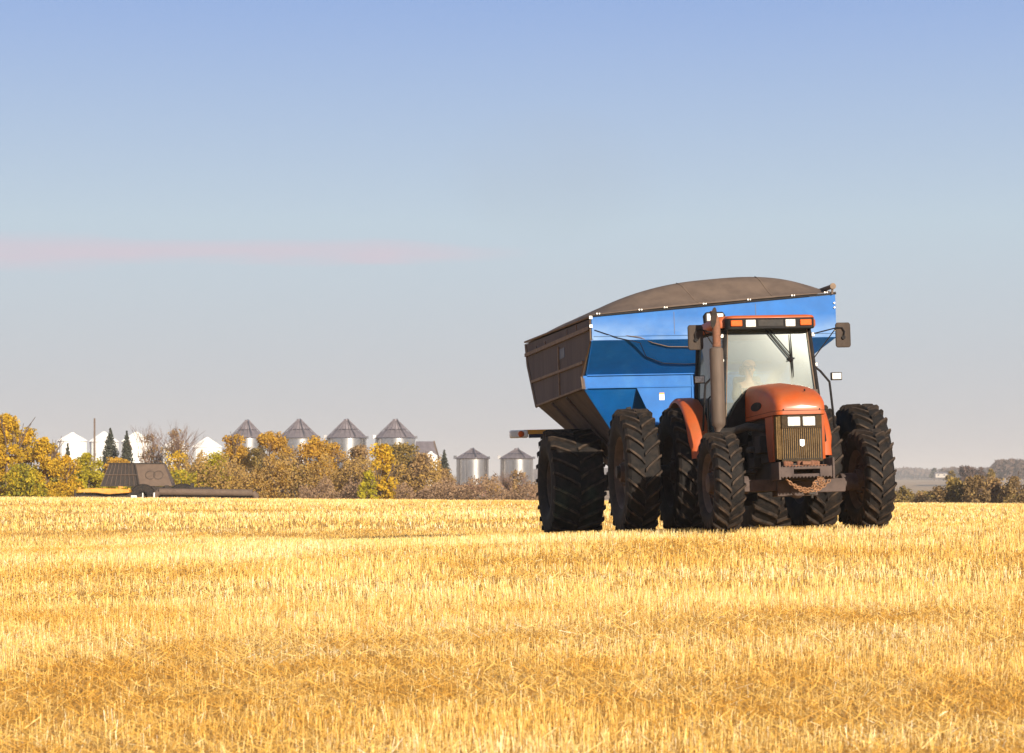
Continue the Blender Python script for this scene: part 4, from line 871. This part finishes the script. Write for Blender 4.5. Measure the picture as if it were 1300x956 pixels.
TR = [
 (-22, 150, 530, 24, 'gold', 'golden tree cut off by the left edge of the photo', {}),
 (8, 150, 521, 22, 'gold', 'tallest golden tree, at the far left edge', dict(dens=1.3)),
 (34, 155, 541, 20, 'gold', 'golden tree with a thin pinkish brown top, second from the left edge', dict(dens=1.1)),
 (57, 150, 553, 20, 'gold', 'rounded golden tree left of the small spruce', dict(dens=1.2)),
 (82, 150, 577, 20, 'gold', 'low golden tree below the small spruce', dict(dens=1.2)),
 (112, 152, 574, 19, 'lime', 'bright yellow tree directly left of the dark combine hopper', dict(dens=1.1)),
 (30, 146, 590, 24, 'green', 'low green bush with yellow tips at the foot of the leftmost trees', dict(name='bush', cat='bush')),
 (150, 170, 580, 18, 'orange', 'orange brown bushy tree rising behind the combine hopper below the spruces', {}),
 (192, 175, 546, 15, 'brown', 'bare reddish brown tree above the right end of the combine hopper', dict(bare=True, dens=.25)),
 (222, 172, 543, 19, 'brown', 'widest bare brown tree, in front of the fourth white bin', dict(bare=True, dens=.3)),
 (222, 160, 572, 19, 'gold', 'sparse yellow tree with white bin showing through its leaves', dict(dens=.45)),
 (250, 165, 586, 17, 'olive', 'dull brown bush left of the yellow-green tree, behind the auger tube', dict(name='bush', cat='bush')),
 (273, 160, 574, 19, 'lime', 'yellow-green tree below the rightmost white bin', dict(dens=.75)),
 (299, 165, 555, 17, 'orange', 'orange gold tree before the leftmost large steel bin', dict(dens=.8)),
 (322, 172, 572, 16, 'olive', 'dim olive tree in the gap below the leftmost large steel bin', dict(dens=.7)),
 (346, 160, 553, 19, 'orange', 'tall orange tree between the first two large steel bins', dict(dens=.9)),
 (370, 165, 572, 15, 'brown', 'brown hazy tree under the second large steel bin', dict(dens=.7)),
 (398, 160, 560, 19, 'orange', 'orange tree right of the second large steel bin', dict(dens=.9)),
 (424, 165, 566, 17, 'orange', 'rust coloured tree under the left side of the third large steel bin', dict(dens=.8)),
 (450, 162, 570, 17, 'brown', 'grey brown tree under the right side of the third large steel bin', dict(dens=.8)),
 (486, 150, 566, 11, 'gold', 'narrow bright yellow tree standing out among brown ones', dict(dens=1.0, leaf=.12)),
 (467, 146, 597, 10, 'lime', 'short bright yellow sapling at the field edge, left of the narrow yellow tree', dict(dens=1.0, leaf=.12)),
 (512, 160, 568, 18, 'olive', 'olive brown tree below the rightmost large steel bin', dict(dens=.9)),
 (532, 158, 580, 15, 'brown', 'brown tree before the shed, with thin top', dict(dens=.8)),
 (562, 168, 594, 17, 'brown', 'brown bush at the foot of the dark pointed evergreen', dict(name='bush', cat='bush', dens=.7)),
 (590, 165, 617, 15, 'brown', 'low brown bush at the base of the left small bin', dict(name='bush', cat='bush', dens=.8)),
 (624, 165, 610, 13, 'orange', 'low tan bush in the gap between the two small bins', dict(name='bush', cat='bush', dens=.7)),
 (655, 160, 596, 15, 'brown', 'bare brown bush in front of the right small bin', dict(name='bush', cat='bush', dens=.45, bare=True)),
 (690, 160, 606, 16, 'brown', 'brown bush mostly hidden behind the cart tyre', dict(name='bush', cat='bush', dens=.7)),
 (1148, 140, 618, 11, 'olive', 'low weedy bush right against the tractor rear tyre', dict(name='bush', cat='bush', dens=.6)),
 (1168, 140, 626, 11, 'brown', 'smallest tan bush, second to the right from the tractor', dict(name='bush', cat='bush', dens=.7)),
 (1190, 138, 618, 13, 'scrubby', 'short green brown bush left of the dense dark thicket', dict(name='bush', cat='bush', dens=.8)),
 (1214, 138, 607, 15, 'olive', 'dense dark bush below the pale distant house', dict(name='bush', cat='bush', dens=1.1)),
 (1238, 136, 604, 15, 'scrubby', 'tallest dark bush in the middle of the right thicket', dict(name='bush', cat='bush', dens=1.2)),
 (1263, 138, 607, 14, 'brown', 'brown twiggy bush right of the tallest dark bush', dict(name='bush', cat='bush', dens=.8, bare=True)),
 (1288, 136, 606, 15, 'scrubby', 'green brown bush at the right edge by the pale post', dict(name='bush', cat='bush', dens=1.0)),
 (1315, 136, 604, 16, 'olive', 'bush cut off by the right edge', dict(name='bush', cat='bush', dens=1.0)),
 (1208, 420, 596, 7, 'olive', 'small yellowish tree just right of the distant pale house', dict(leaf=.3, group='distant trees on the right')),
 (1228, 500, 590, 12, 'far', 'broad bare brown tree clump on the skyline above the thicket', dict(leaf=.3, group='distant trees on the right')),
 (1247, 520, 591, 9, 'far', 'brown tree right of the broad clump on the skyline', dict(leaf=.3, group='distant trees on the right')),
 (1258, 300, 593, 6, 'olive', 'slim yellow green tree standing before the dark wooded rise', dict(leaf=.2, group='distant trees on the right')),
]
for px, D, top, hw, kd, lb, kw in TR:
    kw = dict(kw)
    if 285 < px < 545 and kd != 'lime': top -= 6; hw += 4
    if px > 1100: kw.setdefault('group', 'bushes at the right field edge')
    tree(px, D, top, hw, kd, lb, **kw)
# undergrowth along the field edge
def brush(name, px0, px1, D, top, n, mt, label, size=.105, jag=3, dy=5):
    px = rng.uniform(px0, px1, n); Dd = D+rng.uniform(-dy, dy, n); X = (px-CX)/F*Dd; g0 = ground_np(X, Dd); tz = ZC+(HY-(top+jag*2*((vnoise(px*.07, px*0, 3)-.5)*1.4+(vnoise(px*.45, Dd*.5, 8)-.5)*.9)))/F*Dd
    z = g0+(tz-g0)*rng.random(n)**.8
    root = leafcloud(np.stack([X, Dd, z], 1), size, mt, name, None); tag(root, label, 'undergrowth', kind='stuff')
brush('undergrowth', -60, 250, 158, 600, 26000, LM['green'], 'yellow and green undergrowth below the left trees')
LM['scrub'] = leafmat('mixed_scrub_leaves', [(.14, .085, .045), (.30, .18, .075), (.54, .33, .07), (.36, .22, .10), (.32, .27, .05)], sc_=.22)
LM['twigs'] = leafmat('reddish_scrub', [(.17, .11, .07), (.34, .21, .12), (.44, .28, .15)], sc_=.5)
brush('undergrowth', 235, 560, 162, 588, 50000, LM['scrub'], 'mixed brown and golden scrub below the large steel bins', jag=9, size=.085, dy=7)
brush('undergrowth', 380, 720, 154, 616, 26000, LM['twigs'], 'low reddish brown scrub along the field edge left of the cart', jag=7, size=.08, dy=4)
brush('undergrowth', 1090, 1340, 146, 626, 9000, LM['olive'], 'dull weeds along the right field edge', jag=3)
# far woods on the skyline
def farwood(px0, px1, D, topf, n, label, size):
    px = rng.uniform(px0, px1, n); Dd = D*rng.uniform(.96, 1.04, n); X = (px-CX)/F*Dd
    tz = ZC+(HY-topf(px))/F*Dd; g0 = ZC+(HY-607)/F*Dd
    root = leafcloud(np.stack([X, Dd, g0+(tz-g0)*rng.random(n)**.7], 1), size, LM['far'], 'distant_wood', None); tag(root, label, 'wood', kind='stuff')
farwood(640, 1210, 2300, lambda p: 598.5-3*vnoise(p*.05, p*0, 11)-1.5*vnoise(p*.3, p*0, 12), 9000, 'low brown wood on the far skyline', 3.0)
farwood(1256, 1420, 1100, lambda p: 588-3*np.exp(-((p-1283)/16)**2)-2*vnoise(p*.2, p*0, 4)+8*np.exp(-((p-1256)/6)**2), 7000, 'dark wooded rise on the skyline at the right edge', 1.4)
farwood(1195, 1262, 1500, lambda p: 597-2*vnoise(p*.3, p*0, 4), 2500, 'thin brown wood between the distant house and the wooded rise', 2)
p = place(1186, 1200, zat(606, 1200)); sp_ = empty('spruce', p); tag(sp_, 'tiny dark spruce left of the distant pale house', 'spruce')
leafcloud(np.stack([rng.normal(0, 1.2, 600)*np.linspace(1, .1, 600), rng.normal(0, 1.2, 600), np.linspace(0, 5, 600)], 1), .7, LM['spruce'], 'crown', sp_); MB().tube([(0, 0, -2), (0, 0, 4)], .3, 6).build('trunk', M['bark'], sp_)
p = place(1195, 1150, zat(605, 1150)); ho = empty('house', p); tag(ho, 'low pale farmhouse on the distant skyline', 'house')
MB().box(-3.2, 3.2, 0, 6, -.6, 1.7).build('wall', M['house'], ho); MB().prism([(-3.6, -.3, 1.7), (3.6, -.3, 1.7), (3.2, 3, 2.5), (-3.2, 3, 2.5)], (0, .2, 0)).build('roof', M['roof'], ho)
for x in (-2, 1.2): MB().box(x, x+.9, -.05, 0, .5, 1.2).build('window', M['navy'], ho)

# dusty autumn air
bpy.context.view_layer.update()
hzb = MB(); hzb.box(-11500, 11500, -150, 9400, -12, 45); hzm = bpy.data.materials.new('dusty_air'); hzm.use_nodes = True; t = hzm.node_tree; t.nodes.remove(t.nodes['Principled BSDF'])
pv = t.nodes.new('ShaderNodeVolumePrincipled'); pv.inputs['Density'].default_value = .00028; pv.inputs['Color'].default_value = (1, .93, .88, 1); pv.inputs['Anisotropy'].default_value = 0
t.links.new(pv.outputs[0], t.nodes['Material Output'].inputs['Volume']); hzo = hzb.build('haze', hzm); tag(hzo, 'thin dusty haze over the field and the far trees', 'haze', kind='stuff')
